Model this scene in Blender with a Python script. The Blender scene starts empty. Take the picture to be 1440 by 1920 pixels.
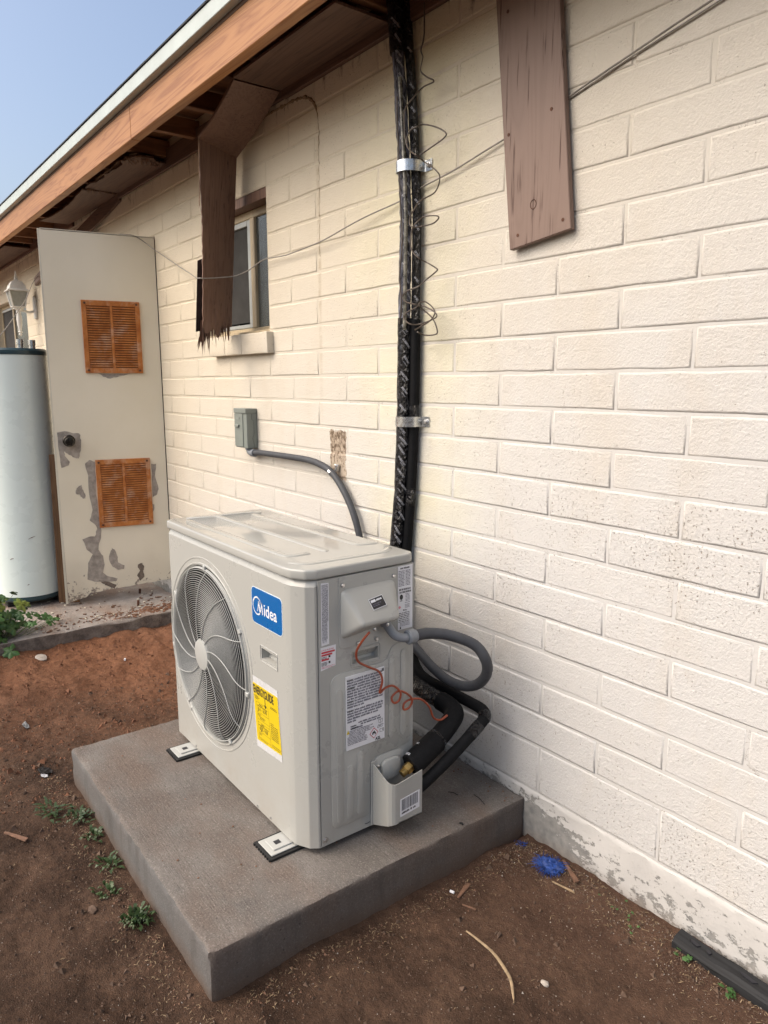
import bpy, bmesh, math, random
from mathutils import Vector, Matrix, noise as mnoise
random.seed(7)
R = math.radians
sc = bpy.context.scene
COL = sc.collection

# ------------------------------------------------------------------ camera, sky, sun, exposure
def make_camera():
    f, a, b, c, x, y, z = 1359.57, -0.922241, -0.175878, -0.0010796, 1.749518, -1.609531, 1.407194
    fw = Vector((math.sin(a)*math.cos(b), math.cos(a)*math.cos(b), math.sin(b)))
    r = Vector((math.cos(a), -math.sin(a), 0)); u = r.cross(fw)
    r2 = r*math.cos(c)+u*math.sin(c); u2 = -r*math.sin(c)+u*math.cos(c)
    cd = bpy.data.cameras.new('camera'); co = bpy.data.objects.new('camera', cd); COL.objects.link(co)
    cd.sensor_fit = 'VERTICAL'; cd.sensor_height = 24; cd.sensor_width = 18
    cd.lens = f/1920*24; cd.clip_start = 0.02; cd.clip_end = 500
    co.matrix_world = Matrix(((r2.x, u2.x, -fw.x, x), (r2.y, u2.y, -fw.y, y), (r2.z, u2.z, -fw.z, z), (0, 0, 0, 1)))
    sc.camera = co
make_camera()
SUN_EL, SUN_AZ = 46.0, 202.0        # azimuth measured clockwise from +y
world = bpy.data.worlds.new('World'); sc.world = world; world.use_nodes = True
wn = world.node_tree; bg = wn.nodes['Background']
sky = wn.nodes.new('ShaderNodeTexSky'); sky.sky_type = 'NISHITA'; sky.sun_disc = False
sky.sun_elevation = R(SUN_EL); sky.sun_rotation = R(SUN_AZ); sky.air_density = 1.0; sky.dust_density = 5.5; sky.ozone_density = 1.0
wn.links.new(sky.outputs[0], bg.inputs[0]); bg.inputs[1].default_value = 0.15
sl = bpy.data.lights.new('sun', 'SUN'); so = bpy.data.objects.new('sun', sl); COL.objects.link(so)
sl.energy = 1.35; sl.angle = R(75); sl.color = (1.0, 0.915, 0.79)
sd = Vector((math.sin(R(SUN_AZ))*math.cos(R(SUN_EL)), math.cos(R(SUN_AZ))*math.cos(R(SUN_EL)), math.sin(R(SUN_EL))))
so.rotation_euler = sd.to_track_quat('Z', 'Y').to_euler(); so.location = sd*20
sc.view_settings.view_transform = 'Standard'; sc.view_settings.look = 'None'
sc.view_settings.gamma = 1; sc.view_settings.use_curve_mapping = False
sc.view_settings.exposure = 0.66

# ------------------------------------------------------------------ material helpers
class NB:
    def __init__(s, name):
        s.m = bpy.data.materials.new(name); s.m.use_nodes = True
        s.t = s.m.node_tree; s.N = s.t.nodes; s.L = s.t.links
        s.b = s.N['Principled BSDF']
    def node(s, t): return s.N.new(t)
    def put(s, sock, v):
        if v is None: return
        if hasattr(v, 'is_linked'): s.L.new(v, sock)
        elif isinstance(v, (tuple, list)):
            sock.default_value = tuple(v)+((1,) if len(v) == 3 and sock.type == 'RGBA' else ())
        else: sock.default_value = v
    def pos(s): return s.node('ShaderNodeNewGeometry').outputs['Position']
    def obj(s): return s.node('ShaderNodeTexCoord').outputs['Object']
    def rnd(s): return s.node('ShaderNodeObjectInfo').outputs['Random']
    def sep(s, v):
        n = s.node('ShaderNodeSeparateXYZ'); s.put(n.inputs[0], v); return n.outputs
    def scale(s, v, sc_, off=(0, 0, 0)):
        n = s.node('ShaderNodeMapping'); s.put(n.inputs['Vector'], v); n.inputs['Scale'].default_value = sc_
        n.inputs['Location'].default_value = off; return n.outputs[0]
    def noise(s, v, scale, detail=4, rough=.55, dist=0):
        n = s.node('ShaderNodeTexNoise'); s.put(n.inputs['Vector'], v); n.inputs['Scale'].default_value = scale
        n.inputs['Detail'].default_value = detail; n.inputs['Roughness'].default_value = rough
        n.inputs['Distortion'].default_value = dist; return n.outputs[0]
    def voro(s, v, scale, feat='F1'):
        n = s.node('ShaderNodeTexVoronoi'); n.feature = feat; s.put(n.inputs['Vector'], v); n.inputs['Scale'].default_value = scale
        return n.outputs['Distance']
    def math(s, op, a, b=None, clamp=False):
        n = s.node('ShaderNodeMath'); n.operation = op; n.use_clamp = clamp
        s.put(n.inputs[0], a); s.put(n.inputs[1], b); return n.outputs[0]
    def mr(s, v, a, b, c=0., d=1., smooth=False):
        n = s.node('ShaderNodeMapRange'); n.clamp = True
        if smooth: n.interpolation_type = 'SMOOTHSTEP'
        s.put(n.inputs[0], v)
        for i, q in enumerate((a, b, c, d)): n.inputs[1+i].default_value = q
        return n.outputs[0]
    def mix(s, f, a, b, mode='MIX'):
        n = s.node('ShaderNodeMix'); n.data_type = 'RGBA'; n.blend_type = mode
        s.put(n.inputs[0], f); s.put(n.inputs[6], a); s.put(n.inputs[7], b); return n.outputs[2]
    def bump(s, h, strength, dist, prev=None):
        n = s.node('ShaderNodeBump'); s.put(n.inputs['Height'], h); n.inputs['Strength'].default_value = strength
        n.inputs['Distance'].default_value = dist
        if prev is not None: s.put(n.inputs['Normal'], prev)
        return n.outputs[0]
    def done(s, col=None, rough=.6, metal=0., nrm=None, spec=None):
        s.put(s.b.inputs['Base Color'], col); s.put(s.b.inputs['Roughness'], rough); s.put(s.b.inputs['Metallic'], metal)
        if nrm is not None: s.put(s.b.inputs['Normal'], nrm)
        if spec is not None: s.put(s.b.inputs['Specular IOR Level'], spec)
        return s.m

def plain(name, col, rough=.5, metal=0., var=.08, vscale=14, bump=0., bscale=200, spec=None):
    n = NB(name); p = n.pos()
    a = n.noise(p, vscale, 6, .6)
    dark = tuple(c*(1-var*2) for c in col); lite = tuple(min(1, c*(1+var)) for c in col)
    c = n.mix(n.mr(a, .3, .7), dark, lite)
    nr = n.bump(n.noise(p, bscale, 4), bump, .002) if bump else None
    r = n.mr(n.noise(p, vscale*2.3, 4), .3, .7, max(.03, rough-.07), min(1, rough+.07))
    return n.done(c, r, metal, nr, spec)

def glue_mark(n, p, x, z, col):
    # brown glue rectangle where something was once fixed
    ex = n.math('MULTIPLY', n.math('SUBTRACT', n.noise(p, 26, 5, .7), .5), .05); xx = n.math('ADD', x, ex); zz = n.math('ADD', z, ex)
    bx = n.math('MULTIPLY', n.mr(xx, -.738, -.734), n.mr(xx, -.624, -.620, 1, 0))
    bz = n.math('MULTIPLY', n.mr(zz, 1.02, 1.03), n.mr(zz, 1.218, 1.224, 1, 0))
    box = n.math('MULTIPLY', bx, bz)
    col = n.mix(n.math('MULTIPLY', box, .62), col, (.36, .25, .15))
    dk = n.math('ADD', n.noise(n.scale(p, (1.6, 1, .7)), 60, 6, .75), n.mr(z, 1.06, 1.2, -.02, .07))
    return n.mix(n.math('MULTIPLY', box, n.mr(dk, .50, .60, 0, .9)), col, (.085, .05, .025))
def mat_wall():
    n = NB('painted_block'); p = n.pos(); x, y, z = n.sep(p)
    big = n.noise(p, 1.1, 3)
    # cream paint with warm bounce light tinted in: warmer high and far, paler low
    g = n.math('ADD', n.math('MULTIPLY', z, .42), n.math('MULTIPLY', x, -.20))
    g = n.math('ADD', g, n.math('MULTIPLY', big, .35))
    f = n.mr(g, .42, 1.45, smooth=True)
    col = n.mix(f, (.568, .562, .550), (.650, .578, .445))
    # yellowish old staining beside the pipes
    xd = n.math('ABSOLUTE', n.math('ADD', x, .22))
    yg = n.math('MULTIPLY', n.mr(xd, .05, .5, 1, 0, True), n.mr(n.noise(p, 2.3, 4), .3, .75))
    yg = n.math('MULTIPLY', yg, n.mr(z, .5, 1.0))
    col = n.mix(n.math('MULTIPLY', yg, .75), col, (.70, .66, .42))
    col = n.mix(n.mr(n.rnd(), 0, 1, 0, .08), col, (.60, .55, .47))
    lo = n.mr(n.noise(n.scale(p, (3.2, 1, 1.1), (4, 0, 2)), 1, 6, .65), .50, .72)
    col = n.mix(n.math('MULTIPLY', lo, .30), col, (.52, .44, .33))
    xs = n.math('ADD', n.math('ADD', x, .795), n.math('MULTIPLY', n.math('SUBTRACT', n.noise(p, 9, 3), .5), .012))
    vst = n.math('MULTIPLY', n.mr(n.math('ABSOLUTE', xs), .004, .016, 1, 0), n.mr(n.noise(p, 26, 5, .7), .36, .6))
    vst = n.math('MULTIPLY', n.math('MULTIPLY', vst, n.mr(z, 1.15, 1.9)), n.mr(z, 2.38, 2.44, 1, 0))
    col = n.mix(n.math('MULTIPLY', vst, .6), col, (.36, .28, .17))
    # pores
    patch = n.math('ADD', n.math('ADD', n.math('MULTIPLY', n.noise(p, 2.6, 5, .6), .9), .02), n.math('MULTIPLY', n.rnd(), .09))
    lowmore = n.math('MULTIPLY', n.mr(z, 1.7, .7, -.05, .10), n.mr(n.math('ABSOLUTE', n.math('ADD', x, .1)), .3, 1.3, 1, .1))
    patch = n.math('ADD', patch, lowmore)
    pn = n.noise(p, 160, 2.5, .62)
    hr = n.math('MULTIPLY', n.mr(x, .15, .5), n.mr(z, 1.1, 1.6))
    thr = n.math('SUBTRACT', n.mr(patch, .34, .78, .295, .42), n.math('MULTIPLY', hr, .035))
    pit = n.mr(n.math('SUBTRACT', thr, pn), 0, .04)
    pit2 = n.mr(n.math('SUBTRACT', .215, n.noise(p, 62, 2, .5)), 0, .03)
    pit = n.math('MAXIMUM', pit, pit2)
    col = n.mix(n.math('MULTIPLY', pit, .68), col, (.20, .155, .11))
    # grime streaks under the trim board
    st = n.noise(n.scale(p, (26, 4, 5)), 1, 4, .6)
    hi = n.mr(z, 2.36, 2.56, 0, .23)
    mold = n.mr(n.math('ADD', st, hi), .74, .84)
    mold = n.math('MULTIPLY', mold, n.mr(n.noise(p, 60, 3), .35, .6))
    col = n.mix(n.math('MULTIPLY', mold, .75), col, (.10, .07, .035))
    col = glue_mark(n, p, x, z, col)
    h1 = n.noise(p, 150, 6, .68); h2 = n.noise(p, 30, 4)
    h = n.math('ADD', n.math('MULTIPLY', h1, .8), n.math('MULTIPLY', h2, .6))
    h = n.math('SUBTRACT', h, n.math('MULTIPLY', pit, .55))
    return n.done(col, .72, 0, n.bump(h, .8, .0055), .3)

def mat_mortar():
    n = NB('painted_mortar'); p = n.pos(); x, y, z = n.sep(p)
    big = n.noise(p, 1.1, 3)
    g = n.math('ADD', n.math('MULTIPLY', z, .42), n.math('MULTIPLY', x, -.20))  # same warm bounce light tint put into the mortar colour
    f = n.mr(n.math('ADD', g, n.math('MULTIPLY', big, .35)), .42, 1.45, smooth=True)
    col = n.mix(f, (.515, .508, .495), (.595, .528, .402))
    col = glue_mark(n, p, x, z, col)
    crack = n.mr(n.math('ABSOLUTE', n.math('SUBTRACT', n.noise(p, 7, 5, .7), .5)), 0, .007, 1, 0)
    crack = n.math('MULTIPLY', crack, n.mr(n.noise(p, 3.1, 2), .48, .62))
    col = n.mix(n.math('MULTIPLY', crack, .7), col, (.13, .10, .075))
    return n.done(col, .75, 0, n.bump(n.noise(p, 60, 4), .5, .003), .3)

def mat_stem():
    n = NB('chipped_stem_wall'); p = n.pos(); x, y, z = n.sep(p)
    a = n.noise(n.scale(p, (1, 1, 1.5)), 24, 8, .75)
    low = n.mr(z, .0, .17, .10, -.06)
    nearpad = n.mr(x, .37, .62, .30, 0)
    nearpad = n.math('MULTIPLY', nearpad, n.mr(z, .09, .15, 1, .1))
    m = n.math('ADD', n.math('ADD', a, low), nearpad)
    bare = n.mr(m, .575, .590)
    paint = n.mix(n.mr(n.noise(p, 5, 5), .3, .7), (.46, .45, .435), (.555, .545, .525))
    conc = n.mix(n.mr(n.noise(p, 40, 5), .3, .7), (.19, .19, .185), (.31, .30, .28))
    dirt = n.mr(n.math('ADD', z, n.math('MULTIPLY', n.noise(p, 9, 5), .08)), .03, .085, 1, 0)
    col = n.mix(bare, paint, conc)
    col = n.mix(n.math('MULTIPLY', dirt, .55), col, (.16, .11, .08))
    pit = n.mr(n.math('SUBTRACT', .25, n.noise(p, 150, 2)), 0, .03)
    col = n.mix(n.math('MULTIPLY', pit, .6), col, (.16, .13, .11))
    h = n.math('ADD', n.math('MULTIPLY', bare, -.5), n.math('MULTIPLY', n.noise(p, 50, 6, .65), .8))
    return n.done(col, .8, 0, n.bump(h, .6, .004), .3)

def mat_ground():
    n = NB('dirt'); p = n.pos(); x, y, z = n.sep(p)
    # red sandy earth beyond the pad, darker soil on the near side
    e = n.math('ADD', n.math('MULTIPLY', x, -.62), n.math('MULTIPLY', y, .55))
    e = n.math('ADD', e, n.math('MULTIPLY', n.noise(p, 2.2, 5, .6), .9))
    red = n.mr(e, .40, 1.45, smooth=True)
    near = n.mix(n.mr(n.noise(p, 5, 7, .65), .33, .68), (.044, .026, .0175), (.115, .070, .047))
    far = n.mix(n.mr(n.noise(p, 4, 7, .65), .33, .68), (.155, .068, .036), (.265, .128, .072))
    col = n.mix(red, near, far)
    clod = n.noise(p, 46, 6, .72)
    col = n.mix(n.mr(clod, .36, .64, 0, .5), n.mix(1, col, (.62, .62, .62), 'MULTIPLY'), n.mix(1, col, (1.5, 1.45, 1.4), 'MULTIPLY'))
    rb = n.mr(n.math('ADD', n.math('MULTIPLY', y, 1.3), n.noise(p, 4, 5)), -.25, .55)   # reddish band beside the wall
    col = n.mix(n.math('MULTIPLY', rb, .35), col, (.15, .085, .06))
    speck = n.mr(n.noise(p, 330, 2, .5), .70, .74)
    col = n.mix(n.math('MULTIPLY', speck, .8), col, (.42, .36, .30))
    dsp = n.mr(n.noise(p, 210, 2, .5), .33, .29)
    col = n.mix(n.math('MULTIPLY', dsp, .6), col, (.025, .016, .012))
    h = n.math('ADD', n.noise(p, 38, 8, .7), n.math('MULTIPLY', n.noise(p, 260, 3), .35))
    return n.done(col, .95, 0, n.bump(h, 1., .014), .15)

def mat_concrete(name, c1, c2, stain, broom=False, agg=0.):
    n = NB(name); p = n.pos(); nx, ny, nz = n.sep(n.node('ShaderNodeNewGeometry').outputs['Normal'])
    a = n.noise(p, 5, 8, .62)
    col = n.mix(n.mr(a, .32, .68), c1, c2)
    s = n.mr(n.noise(n.scale(p, (.8, 1.6, 1), (3, 1, 2)), 3.1, 6, .6), .47, .66)
    col = n.mix(n.math('MULTIPLY', s, .6), col, stain)
    fine = n.noise(p, 240, 3, .6)
    col = n.mix(n.mr(fine, .56, .7, 0, .4), col, (.40, .37, .34))
    col = n.mix(n.mr(fine, .42, .30, 0, .65), col, (.055, .048, .043))
    h = n.math('ADD', n.noise(p, 70, 6, .7), n.math('MULTIPLY', fine, .5))
    if broom:
        br = n.noise(n.scale(p, (16, 230, 16)), 1, 4, .7)
        h = n.math('ADD', h, n.math('MULTIPLY', br, .7))
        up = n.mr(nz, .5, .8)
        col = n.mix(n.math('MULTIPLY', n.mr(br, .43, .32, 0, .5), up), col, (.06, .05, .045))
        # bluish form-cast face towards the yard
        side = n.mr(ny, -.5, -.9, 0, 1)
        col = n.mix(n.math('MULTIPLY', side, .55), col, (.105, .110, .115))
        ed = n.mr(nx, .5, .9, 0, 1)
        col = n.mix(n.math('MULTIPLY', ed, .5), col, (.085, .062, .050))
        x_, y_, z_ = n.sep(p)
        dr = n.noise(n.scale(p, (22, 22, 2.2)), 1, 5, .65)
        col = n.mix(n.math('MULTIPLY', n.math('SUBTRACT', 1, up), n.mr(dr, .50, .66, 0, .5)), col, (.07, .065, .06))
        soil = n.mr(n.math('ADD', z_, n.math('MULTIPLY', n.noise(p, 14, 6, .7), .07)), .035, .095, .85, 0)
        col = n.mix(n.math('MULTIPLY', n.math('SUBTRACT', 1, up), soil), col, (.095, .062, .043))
        hole = n.mr(n.voro(p, 38), .10, .07)
        hole = n.math('MULTIPLY', hole, n.mr(n.noise(p, 6, 3), .5, .58)); hole = n.math('MULTIPLY', hole, n.math('SUBTRACT', 1, up))
        col = n.mix(n.math('MULTIPLY', hole, .7), col, (.04, .036, .033)); h = n.math('SUBTRACT', h, hole)
    if agg:
        sd2 = n.mr(nz, .75, .4); col = n.mix(n.math('MULTIPLY', sd2, .75), col, n.mix(n.mr(n.noise(p, 22, 7, .75), .4, .62), (.055, .042, .033), (.19, .155, .125)))
        v = n.voro(p, 75); h = n.math('SUBTRACT', h, n.math('MULTIPLY', n.mr(v, .1, .6), agg))
    return n.done(col, .88, 0, n.bump(h, .7, .004), .25)

def mat_wood(name, c1, c2, axis, grain=55, crack=0., gcol=None, rough=.6, wear=None, warp=2.2):
    n = NB(name); p = n.obj()
    s = [1., 1., 1.]
    for i in range(3): s[i] = .45 if i == axis else 8.
    q = n.scale(p, tuple(s), (1.7, 3.1, .6))
    a = n.noise(q, 1.5, 4, .5, .8)
    ring = n.math('FRACT', n.math('MULTIPLY', a, 9.))
    ring = n.mr(n.math('ABSOLUTE', n.math('SUBTRACT', ring, .5)), .0, .5)
    s2 = [1., 1., 1.]
    for i in range(3): s2[i] = 4. if i == axis else float(grain*4)
    fine = n.noise(n.scale(p, tuple(s2)), 1, 4, .6)
    f = n.math('ADD', n.math('MULTIPLY', n.math('POWER', ring, warp), .75), n.math('MULTIPLY', fine, .35))
    col = n.mix(n.mr(f, .1, .9), c1, c2)
    col = n.mix(n.mr(n.noise(p, 2.5, 4), .3, .7, 0, .3), col, tuple(c*.6 for c in c1))
    h = n.math('MULTIPLY', fine, .6)
    if crack:
        s3 = [1., 1., 1.]
        for i in range(3): s3[i] = 5. if i == axis else 120.
        cr = n.noise(n.scale(p, tuple(s3), (5, 2, 9)), 1, 3, .5)
        k = n.math('MULTIPLY', n.mr(cr, .40, .33), n.mr(n.noise(p, 5, 3), .38, .54))
        col = n.mix(n.math('MULTIPLY', k, crack), col, gcol or (.03, .018, .012))
        h = n.math('SUBTRACT', h, k)
    if wear:
        w = n.mr(n.noise(p, 11, 8, .75), .62, .66)
        col = n.mix(w, col, wear)
    return n.done(col, rough, 0, n.bump(h, .5, .002), .35)

def mat_rust():
    n = NB('rusty_steel'); p = n.pos()
    a = n.noise(p, 16, 6, .65)
    col = n.mix(n.mr(a, .35, .65), (.33, .105, .025), (.52, .20, .055))
    w = n.mr(n.noise(n.scale(p, (1, 1, 1), (4, 4, 4)), 8, 6, .7), .50, .70)
    col = n.mix(n.math('MULTIPLY', w, .7), col, (.62, .46, .33))
    return n.done(col, .7, 0, n.bump(n.noise(p, 180, 3), .3, .001), .3)

def mat_door():
    n = NB('door_paint'); p = n.pos(); x, y, z = n.sep(p)
    a = n.noise(p, 2.4, 5)
    col = n.mix(n.mr(a, .3, .7), (.73, .67, .52), (.785, .73, .59))
    flake = n.noise(p, 26, 8, .75)
    lowz = n.mr(z, .42, .13, -.24, .09)
    k = n.mr(n.math('ADD', flake, lowz), .565, .585)
    raw = n.mix(n.mr(n.noise(p, 60, 5), .3, .7), (.14, .115, .095), (.30, .26, .22))
    col = n.mix(k, col, raw)
    dirt = n.mr(n.math('ADD', z, n.math('MULTIPLY', n.noise(p, 5, 5), .3)), .2, .55, .45, 0)
    col = n.mix(dirt, col, (.40, .34, .27))
    return n.done(col, .5, 0, n.bump(n.math('SUBTRACT', n.noise(p, 18, 4), k), .25, .0015), .4)

def mat_tape():
    n = NB('black_vinyl_tape'); p = n.pos()
    a = n.noise(n.scale(p, (1, 1, .55)), 48, 3, .5, 2.2)
    col = n.mix(n.mr(n.noise(p, 9, 3), .35, .65), (.0035, .0035, .0045), (.009, .009, .012))
    return n.done(col, n.mr(n.noise(p, 20, 3), .3, .7, .05, .16), 0, n.bump(a, 1., .030), .5)

def mat_film():
    n = NB('wrinkled_grey_film'); p = n.pos()
    a = n.noise(n.scale(p, (1, 1, .20)), 62, 4, .55, 2.4)
    col = n.mix(n.mr(a, .42, .60), (.035, .035, .047), (.19, .19, .235))
    return n.done(col, .09, 0, n.bump(a, 1., .026), .6)

def mat_leaf(name, c1, c2):
    n = NB(name); p = n.pos()
    col = n.mix(n.mr(n.noise(p, 24, 4), .3, .7), c1, c2)
    col = n.mix(n.mr(n.rnd(), .0, 1., 0, .45), col, tuple(c*.55 for c in c1))
    n.b.inputs['Subsurface Weight'].default_value = 0
    return n.done(col, .45, 0, n.bump(n.noise(p, 120, 3), .3, .002), .4)

def mat_glass():
    n = NB('window_glass'); p = n.pos()
    n.b.inputs['Transmission Weight'].default_value = .92; n.b.inputs['IOR'].default_value = 1.3
    return n.done((.55, .60, .60), n.mr(n.noise(p, 6, 4), .3, .7, .05, .14), 0, None, .25)

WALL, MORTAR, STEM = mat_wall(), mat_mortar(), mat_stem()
DIRT = mat_ground()
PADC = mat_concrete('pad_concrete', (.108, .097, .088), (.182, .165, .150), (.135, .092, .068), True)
SLABC = mat_concrete('slab_concrete', (.17, .15, .135), (.34, .31, .285), (.20, .12, .08), False, .6)
FASCIA = mat_wood('stained_fascia', (.42, .200, .075), (.27, .105, .034), 0, 50, 0, rough=.5)
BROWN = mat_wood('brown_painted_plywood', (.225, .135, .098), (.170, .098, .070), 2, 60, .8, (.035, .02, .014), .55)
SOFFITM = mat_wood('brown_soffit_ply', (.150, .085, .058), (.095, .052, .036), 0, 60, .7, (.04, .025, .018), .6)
PLANKM = mat_wood('mauve_brown_plank', (.225, .155, .125), (.205, .140, .112), 2, 60, 1., (.07, .035, .025), .55)
RAWWOOD = mat_wood('raw_rafter', (.27, .13, .065), (.17, .08, .04), 1, 50, 0, rough=.7)
SPLINT = mat_wood('torn_wood_fibre', (.30, .19, .12), (.15, .09, .055), 2, 80, .5, rough=.8)
CREAMW = mat_wood('cream_window_wood', (.50, .41, .27), (.43, .35, .23), 2, 60, .5, (.25, .18, .11), .5)
CHAR = mat_wood('charred_timber', (.020, .021, .023), (.009, .009, .010), 0, 40, .9, (.003, .003, .003), .75)
PANELW = mat_wood('brown_panel', (.16, .085, .04), (.10, .05, .022), 2, 50, .2, rough=.6)
TRIMW = plain('white_drip_edge', (.45, .51, .49), .45, 0, .05, 9, .2, 60)
SHINGLE = plain('dark_shingle', (.035, .04, .045), .9, 0, .2, 40, .6, 120)
def mat_panel(name, rough):
    n = NB(name); p = n.pos(); x, y, z = n.sep(p); nz = n.sep(n.node('ShaderNodeNewGeometry').outputs['Normal'])[2]
    col = n.mix(n.mr(n.noise(p, 2, 3), .3, .7), (.368, .372, .350), (.378, .382, .360))
    d = n.math('ADD', n.mr(z, .16, .36, .30, 0), n.math('MULTIPLY', n.mr(nz, .6, .9), .10))
    d = n.math('MULTIPLY', d, n.mr(n.noise(p, 9, 7, .7), .35, .68))
    col = n.mix(d, col, (.30, .235, .175))
    sc_ = n.mr(n.noise(n.scale(p, (3, 3, 90)), 4, 4, .7), .66, .69)
    col = n.mix(n.math('MULTIPLY', n.math('MULTIPLY', sc_, n.mr(n.noise(p, 5, 2), .55, .66)), .25), col, (.30, .30, .28))
    r = n.math('ADD', n.mr(n.noise(p, 7, 6, .65), .35, .7, rough*.8, rough*1.25), n.math('MULTIPLY', d, .6 if rough > .2 else .15))
    return n.done(col, r, 0, None, .5)
PANEL = mat_panel('pale_grey_enamel', .30)
LIDM = mat_panel('glossy_lid_enamel', .085)
PANELB = plain('grey_base_enamel', (.40, .405, .385), .35, 0, .02, 5)
GRILLE = plain('grille_wire_enamel', (.40, .41, .395), .35, 0, .02, 5)
DARK = plain('dark_cavity', (.012, .012, .013), .6, 0, .1, 20)
FANBL = plain('dark_fan_plastic', (.010, .010, .012), .8, 0, .1, 20)
COILM = plain('coil_fins', (.05, .055, .06), .5, .3, .2, 60)
RUBBER = plain('black_rubber', (.012, .012, .012), .8, 0, .2, 40, .4, 200)
STEEL = plain('galvanised_steel', (.62, .64, .65), .28, .9, .10, 45)
SCREW = plain('screw_steel', (.55, .55, .55), .3, .9, .1, 90)
BRASS = plain('brass', (.45, .30, .10), .35, .9, .12, 40)
BLUE = plain('blue_print', (0.0, .100, .33), .3, 0, .02, 6)
WHITE = plain('white_label', (.72, .73, .76), .45, 0, .03, 8)
YELLOW = plain('yellow_label', (.64, .47, .006), .4, 0, .02, 8)
FILM = plain('clear_tape_margin', (.56, .57, .58), .25, 0, .04, 30)
INK = plain('black_ink', (.015, .015, .02), .5, 0, .05, 30)
GREYINK = plain('grey_ink', (.12, .12, .16), .5, 0, .05, 30)
REDINK = plain('red_ink', (.55, .03, .05), .5, 0, .05, 30)
PINKINK = plain('pink_ink', (.62, .22, .27), .5, 0, .05, 30)
WHITEINK = plain('white_ink', (.72, .74, .78), .4, 0, .05, 30)
DIMINK = plain('tape_print', (.50, .51, .56), .45, 0, .2, 60)
GREYPVC = plain('grey_pvc', (.20, .22, .245), .4, 0, .05, 20)
CONDM = plain('grey_flex_conduit', (.060, .064, .073), .55, 0, .10, 22, .2, 90, .3)
CONDD = plain('dark_flex_conduit', (.060, .064, .070), .5, 0, .10, 22, .2, 90)
BOXG = plain('disconnect_grey', (.20, .225, .205), .42, 0, .05, 8, .06, 200)
FOAM = plain('black_foam', (.008, .0083, .0095), .7, 0, .15, 60, .3, 260, .15)
TAPE, FILMG = mat_tape(), mat_film()
WIREB = plain('grey_brown_wire', (.085, .065, .05), .5, 0, .2, 40)
CABLEM = plain('grey_cable', (.25, .23, .20), .5, 0, .15, 30)
REDWIRE = plain('brick_red_wire', (.30, .062, .026), .4, 0, .08, 40)
HEATW = plain('white_mint_enamel', (.73, .82, .785), .28, 0, .012, 2.5)
TEAL = plain('dark_teal_cap', (.022, .055, .068), .35, 0, .08, 10)
RUST = mat_rust()
RUSTD = plain('dark_rust', (.10, .04, .022), .85, 0, .25, 90, .5, 200)
DOORP = mat_door()
PEEL = plain('bare_grey_undercoat', (.36, .32, .275), .8, 0, .18, 35, .4, 120)
PEELD = plain('bare_brown_board', (.19, .15, .12), .9, 0, .25, 45, .5, 120)
KNOBM = plain('dark_bronze', (.030, .026, .022), .28, .7, .2, 40)
CREAMEDGE = plain('cream_edge_paint', (.66, .62, .50), .5, 0, .06, 12)
LANTW = plain('white_lantern_enamel', (.70, .69, .64), .4, 0, .05, 30)
FROST = plain('frosted_lantern_glass', (.30, .31, .28), .2, 0, .08, 30)
GLASS = mat_glass()
ALU = plain('aluminium_sash', (.36, .38, .37), .5, .2, .06, 20)
ROOMD = plain('dark_room', (.035, .03, .026), .9, 0, .1, 5)
CURTAIN = plain('grey_curtain', (.26, .27, .27), .9, 0, .2, 14)
LEAF = mat_leaf('mallow_leaf', (.040, .100, .024), (.065, .145, .036))
LEAFY = mat_leaf('yellow_mallow_leaf', (.20, .24, .04), (.13, .20, .04))
WEED = mat_leaf('weed_leaf', (.026, .050, .014), (.042, .075, .020))
STEMG = plain('plant_stem', (.11, .14, .05), .6, 0, .1, 40)
STRAW = plain('dry_straw', (.29, .21, .125), .8, 0, .2, 60)
CHIPW = plain('wood_chip', (.17, .09, .055), .85, 0, .25, 60)
GRITP = plain('pale_grit', (.40, .36, .32), .9, 0, .2, 60)
CLODM = plain('soil_clod', (.105, .066, .045), .95, 0, .25, 60)
CLODR = plain('red_soil_clod', (.19, .085, .046), .95, 0, .25, 60)
BLUEP = plain('blue_plastic', (.010, .050, .24), .6, 0, .25, 60, .5, 160)
PALEROCK = plain('pale_stone', (.38, .34, .30), .9, 0, .15, 50, .6, 90)
DKLEAF = plain('black_dead_leaf', (.022, .018, .017), .7, 0, .2, 60)
YCAP = plain('yellow_tag', (.62, .55, .04), .5, 0, .06, 20)

# ------------------------------------------------------------------ object helpers
WL = {}
def tag(o, label=None, cat=None, group=None, kind=None):
    if label: o['label'] = label
    if cat: o['category'] = cat
    if group: o['group'] = group
    if kind: o['kind'] = kind
    return o
def thing(name, loc, label, cat, group=None):
    o = bpy.data.objects.new(name, None); o.empty_display_size = .05; COL.objects.link(o); o.location = loc
    WL[o.name] = Vector(loc); return tag(o, label, cat, group)
def group_empty(name, parent):
    o = bpy.data.objects.new(name, None); o.empty_display_size = .03; COL.objects.link(o); o.parent = parent
    WL[o.name] = WL[parent.name].copy(); return o
def link(name, me, parent=None, loc=None, rot=None, m=None):
    """loc is a world location; parents are never rotated"""
    o = bpy.data.objects.new(name, me); COL.objects.link(o)
    base = Vector((0, 0, 0))
    if parent is not None: o.parent = parent; base = WL[parent.name]
    w = Vector(loc) if loc is not None else base.copy()
    o.location = w-base; WL[o.name] = w
    if rot: o.rotation_euler = rot
    if m is not None and not me.materials: me.materials.append(m)
    return o

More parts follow.
